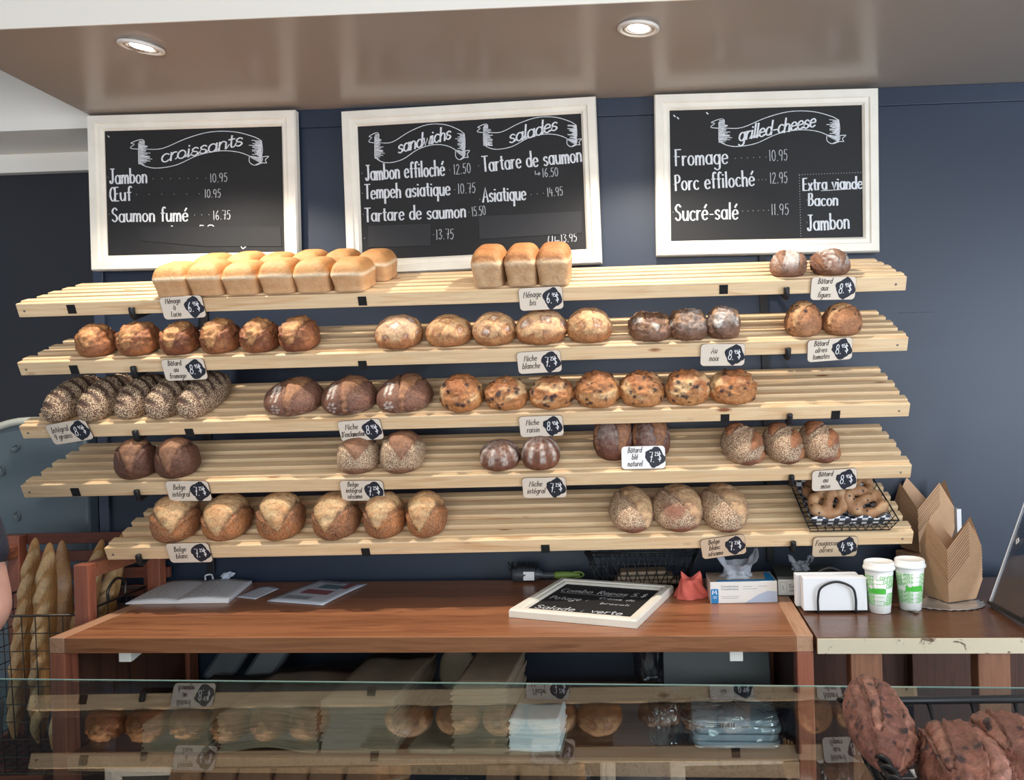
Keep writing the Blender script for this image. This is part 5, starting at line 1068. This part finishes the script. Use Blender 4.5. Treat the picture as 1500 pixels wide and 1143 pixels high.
# short-sleeved top
h0 = s0+(e0-s0)*.68; h1 = s1+(e1-s1)*.62
skin('top', [(0, .02, .84), (0, .02, 1.08), (0, .02, sz_-.10), (0, .02, sz_+.045), s0, h0, s1, h1], [(0, 1), (1, 2), (2, 3), (3, 4), (4, 5), (3, 6), (6, 7)], [.165, .15, .168, .09, .069, .067, .069, .067], M['shirt'], PT)
skin('trousers', [(0, .02, .95), (.1, .02, .82), (.1, .01, .46), (.1, .03, .08), (-.1, .02, .82), (-.1, .01, .46), (-.1, .03, .08)], [(0, 1), (1, 2), (2, 3), (0, 4), (4, 5), (5, 6)], [.15, .11, .083, .07, .11, .083, .07], M['trouser'], PT)
for sx in (-1, 1): MB().lathe([(.0, 0), (.045, 0), (.05, .02), (.044, .05), (.03, .075), (0, .08)], 20, T(sx*.097, -.04, .001) @ Matrix.Diagonal((.9, 2.5, 1, 1))).build('shoe', M['shoe'], PT)
hd = V((0, -.015, sz_+.225))
MB().lathe([(.0, .125), (.05, .118), (.085, .085), (.097, .03), (.095, -.03), (.085, -.085), (.06, -.1), (0, -.1)], 28, T(hd.x, hd.y+.025, hd.z) @ Matrix.Diagonal((.92, 1.0, 1, 1))).build('hair', M['hair'], PT)
for sx in (-1, 1):
    MB().lathe([(.0, .012), (.008, .009), (.0115, .002), (.008, -.008), (0, -.011)], 12, T(hd.x+sx*.033, hd.y-.086, hd.z)).build('eye', M['paper'], PT)
    MB().lathe([(.0, .03), (.012, .02), (.017, 0), (.01, -.024), (0, -.028)], 12, T(hd.x+sx*.085, hd.y-.005, hd.z-.01) @ Matrix.Diagonal((.5, 1, 1, 1))).build('ear', M['skin'], PT)
MB().lathe([(.0, .03), (.007, .024), (.012, -.004), (.016, -.018), (0, -.024)], 12, T(hd.x, hd.y-.094, hd.z-.028)).build('nose', M['skin'], PT)
MB().lathe([(.0, .007), (.02, .003), (.024, 0), (.02, -.004), (0, -.008)], 14, T(hd.x, hd.y-.082, hd.z-.07) @ Matrix.Diagonal((1, .4, 1, 1))).build('mouth', M['coral'], PT)

# ================================================================ things on the lower shelf of the counter
def bag_mesh(w_, d_, th, fn): 
    mb = MB(); nu, nv = 16, 6
    mb.grid(lambda u, v: ((u-.5)*w_, v*d_, fn(u, v)), nu, nv); k = len(mb.v); mb.grid(lambda u, v: ((u-.5)*w_, v*d_, fn(u, v)+th), nu, nv)
    W_ = nu+1; per = [i for i in range(W_)] + [j*W_+nu for j in range(1, nv+1)] + [nv*W_+i for i in range(nu-1, -1, -1)] + [j*W_ for j in range(nv-1, 0, -1)]
    for i in range(len(per)): a_, b_ = per[i], per[(i+1) % len(per)]; mb.f.append([a_, b_, b_+k, a_+k]); mb.sm.append(False); mb.mi.append(0)
    return mb
def pile(x0, x1, yb, yt, n_, d_, fn, lab, grp, mt='bag', name='paper_bag', rz=0., jit=.004):
    a, b = onC(x0, yb, LZ), onC(x1, yb, LZ); w_ = b.x-a.x; dist = (CM @ a - CAM).dot(fw)
    H_ = (yb-yt)*dist/F/math.cos(.25); st = H_/n_; rg = random.Random(x0); first = None; y0 = max(a.y, .02)
    for k in range(n_):
        mx = CM @ T((a.x+b.x)/2+rg.uniform(-jit, jit), y0+rg.uniform(0, jit*1.6), LZ+.0008+st*k) @ RZ(rz+rg.uniform(-.02, .02)*(0 if x0 == 309 else 1))
        if first is None: first = bag_mesh(w_*.985, d_, st*.80, fn).build(name, M[mt], None); o = first
        else: o = first.copy(); col.objects.link(o)
        o.matrix_basis = mx; tag(o, lab, 'paper bag' if name == 'paper_bag' else 'paper', grp)
pile(206, 305, 1104, 1064, 11, .34, lambda u, v: .006*(2*u-1)**2*v+.0, 'flat brown paper bag in the low left pile under the counter', 'paper bags, left pile')
pile(309, 458, 1112, 1056, 17, .33, lambda u, v: (.016*math.cos((u-.5)*2*PI)*.5+.008)*(1-.6*v), 'flat brown paper bag in the sagging wide pile under the counter', 'paper bags, sagging pile')
pile(464, 576, 1111, 1036, 22, .36, lambda u, v: .003*math.sin(u*9)*v, 'flat brown paper bag in the deep pile left of centre under the counter', 'paper bags, deep pile', jit=.006)
pile(660, 740, 1112, 1016, 26, .30, lambda u, v: .004*(1-u)*v, 'flat brown paper bag in the tall narrow pile under the counter', 'paper bags, tall pile', jit=.005)
pile(742, 822, 1116, 1112, 1, .20, lambda u, v: .0, 'kraft envelope lying under the stack of white papers', 'kraft envelope', name='paper_bag')
pile(745, 820, 1105, 1060, 14, .12, lambda u, v: .004*(2*u-1)**2, 'white paper sheet in the small stack under the counter', 'white papers', 'paper', 'paper_sheet')
for k, (px_, lab) in enumerate(((240, 'left grey paper packet leaning at the back of the lower shelf'), (300, 'right grey paper packet leaning at the back of the lower shelf'))):
    p = onC(px_, 1020, LZ); MB().box((-.045, -.02, 0), (.045, .02, .225)).build('paper_packet', M['dark_plastic'], None, .012); o = col.objects[-1]
    o.matrix_basis = CM @ T(.235+.085*k, CDP-.20, LZ+.002) @ RZ(.2) @ RX(-.35) @ RY(.42); o.matrix_basis = CM @ T(.205+.135*k, CDP-.17, LZ+.036) @ RY(.55) @ RX(-.25); tag(o, lab, 'packet', 'grey packets')
p = onC(628, 1108, LZ); MB().prism(rrect(.13, .30, .02), 0, .012).build('brown_bag', M['bag'], None, .004); o = col.objects[-1]; o.matrix_basis = CM @ T(p.x+.005, .17, LZ+.001) @ RZ(-.03); tag(o, 'wide folded brown bag lying alone between two piles under the counter', 'paper bag')
p = onC(632, 1060, LZ); MB().prism(rrect(.11, .125, .045), 0, .03).build('brown_bag', M['bag'], None, .01); o = col.objects[-1]; o.matrix_basis = CM @ T(p.x+.01, CDP-.12, LZ+.064) @ RX(1.25); tag(o, 'upright round-topped brown bag behind the tall narrow pile', 'paper bag')
MB().grid(lambda u, v: (.09*(u-.5)+.01*math.sin(v*5), .02*math.sin(u*7)*v, .0+.16*v+.02*math.sin(u*5)*v), 12, 8).build('crumpled_sheet', M['paper_blue'], None, solid=.001); o = col.objects[-1]; o.matrix_basis = CM @ T(onC(676, 1060, LZ).x+.02, CDP-.075, LZ+.09) @ RY(.3); tag(o, 'pale crumpled sheet poking up behind the tall narrow pile', 'paper')
p = onC(1048, 1060, LZ); pts = [(-.165, 0), (.165, 0), (.165, .12)] + [(.165-.06+.06*math.cos(a), .12+.085*math.sin(a)) for a in [PI/2*i/8 for i in range(1, 9)]] + [(.08, .214), (-.05, .214)] + [(-.165+.06-.06*math.cos(a), .12+.085*math.sin(a)) for a in [PI/2*(8-i)/8 for i in range(0, 8)]] + [(-.165, .12)]
MB().prism(pts, 0, .012).build('grey_tray', M['dark_plastic'], None, .003); o = col.objects[-1]; o.matrix_basis = CM @ T(p.x+.02, CDP-.17, LZ+.002) @ RX(1.28); tag(o, 'dark grey round-cornered tray leaning at the right of the lower shelf', 'tray')
# wrapped lids
p0_, p1_ = onC(1008, 1120, LZ), onC(1162, 1120, LZ)
t = thing('wrapped_lids', 'pale takeaway lids in crinkled clear plastic at the right of the lower shelf', 'packet', CM @ T((p0_.x+p1_.x)/2, .13, LZ+.001)); w_ = (p1_.x-p0_.x)
for k in range(4): MB().prism(rrect(w_*.86, .15, .02), .004+.019*k, .019+.019*k, T(.004*math.sin(k*4), 0, 0)).build('lid_stack', M['paper'], t, .003)
def film(w_, d_, h_, sd):
    rg = random.Random(sd); off = rg.uniform(0, 50)
    def f(u, v):
        a = 2*PI*u; ph = PI*v; c_, s_ = math.cos(a), math.sin(a); q = (abs(c_)**3.2+abs(s_)**3.2)**(-1/3.2); r = math.sin(ph)**.35; P_ = V((c_*2, s_*2, v*3)); nz = noise.noise(P_*2+V((off, 0, 0)))*.12+noise.noise(P_*5)*.09+abs(noise.noise(P_*9))*.05
        return (w_/2*q*c_*r*(1+nz), d_/2*q*s_*r*(1+nz), max(0.0003, h_*(.5-.5*math.copysign(abs(math.cos(ph))**.6, math.cos(ph))) *(1+nz*1.2)))
    return MB().grid(f, 80, 36)
film(w_*1.10, .20, .092, 1).build('plastic_wrap', M['film'], t); lb = box((-w_*.32, -.0765, .058), (.0, -.0758, .074)).build('printed_label', M['paper'], t)
mb = MB()
for k in range(9): mb.box((-.05+.005*k, -.0772, .060), (-.05+.005*k+.0018+.001*(k % 3), -.0766, .071))
q = mb.build('barcode', M['ink'], lb)
mb = MB()
for k in range(3): ribbon(mb, [(-w_*.29, .070-.005*k), (-w_*.29+.045-.008*k, .070-.005*k)], .0016, .0767)
mb.build('label_print', M['ink'], lb, fix=False, mx=frame(V((0, 0, 0)), V((1, 0, 0)), V((0, 0, 1)), V((0, -1, 0))))
p = onC(975, 1112, LZ); t = thing('plastic_bag', 'crinkled clear plastic bag left of the wrapped lids', 'plastic bag', CM @ T(p.x, .12, LZ+.001)); film(.085, .16, .11, 7).build('film', M['film'], t)
p = onC(958, 1040, LZ); t = thing('plastic_bag', 'twisted clear plastic bag standing at the back beside the grey tray', 'plastic bag', CM @ T(p.x-.01, CDP-.12, LZ+.001)); film(.10, .08, .22, 11).build('film', M['film'], t)

# ================================================================ glass display case in the foreground
GZ = H-.39; ga, gb = atZ(0, 994, GZ), atZ(1500, 1007, GZ); gx = (gb-ga); gx.z = 0; gx.normalize(); gy = V((-gx.y, gx.x, 0)); G0 = ga-gx*.55; G0.z = 0
GM = frame(G0, gx, gy, V((0, 0, 1))); GL_ = 2.5; GD = .80
t = thing('display_case', 'glass topped display case across the foreground, its far edge running the full width', 'display case', GM)
mb = MB().box((0, -GD, GZ-.010), (GL_, -.0014, GZ)); mb.mi[0] = 1; mb.mi[4] = 1; mb.build('glass_top', [M['glass'], M['glass_under']], t)
MB().box((0, -.0013, GZ-.0016), (GL_, 0, GZ-.0001)).build('highlight_strip', M['edge_highlight'], t)  # pale strip paints the highlight along the far glass edge
MB().box((0, -GD-.012, .80), (GL_, -GD-.002, GZ)).build('front_glass', M['glass'], t)
for x in (0, GL_-.01): MB().box((x, -GD, .80), (x+.01, -.02, GZ-.0102)).build('side_glass', M['glass'], t)
MB().box((0, -GD-.012, 0), (GL_, -.005, .795)).build('cabinet', M['darkwood'], t, .004)
# ---- foreground basket of chocolate loaves on the glass
bl = atY(1228, 1020, .80); FB = T(bl.x+.20, .64, GZ+.0012)
t = thing('wire_basket', 'black wire basket of chocolate loaves standing on the display case, front right', 'basket', FB)
wire_basket(t, .36, .26, .40, .30, .058, 9, 7, .0042, .0022, rows=2)
mb = MB(); 
for ph_ in (0, PI): mb.tube([(-.2+.0034*math.cos(i*.45+ph_), -.15+.30*i/120, .0615+.0034*math.sin(i*.45+ph_)) for i in range(121)], .0021, 6)
mb.build('twisted_rim_wire', M['black'], t)
t2 = thing('checked_liner', 'black and white checked paper under the chocolate loaves', 'paper', FB @ T(0, 0, .005))
MB().grid(lambda u, v: ((u-.5)*.345, (v-.5)*.245, .0006*math.sin(u*30)), 30, 20).build('liner', M['check'], t2, solid=.0006)
for k, (n0, Yn, f0, Yf, a, lab) in enumerate((((1312, 1100), .665, (1272, 1001), .785, .0285, 'pinkish chocolate loaf leaning up on the left rim of the foreground basket'),
    ((1440, 1150), .60, (1385, 1080), .735, .038, 'big dark chocolate loaf in the middle of the foreground basket'),
    ((1530, 1135), .62, (1448, 1066), .755, .036, 'chocolate loaf cut off by the right edge of the picture'))):
    P0, P1 = atY(*n0, Yn), atY(*f0, Yf); dr = (P1-P0).normalized(); zz = V((.5, -.35, 1)) if k == 0 else V((.0, -.1, 1)); zz = (zz-dr*zz.dot(dr)).normalized(); xx = dr.cross(zz).normalized()
    o = loaf('chocolate_loaf', 'choc', a, (P1-P0).length/2+.010, a*1.55, 800+k, frame((P0+P1)/2-zz*a*.9, xx, dr, zz), nt=120, nph=80); tag(o, lab, 'bread', 'chocolate loaves')
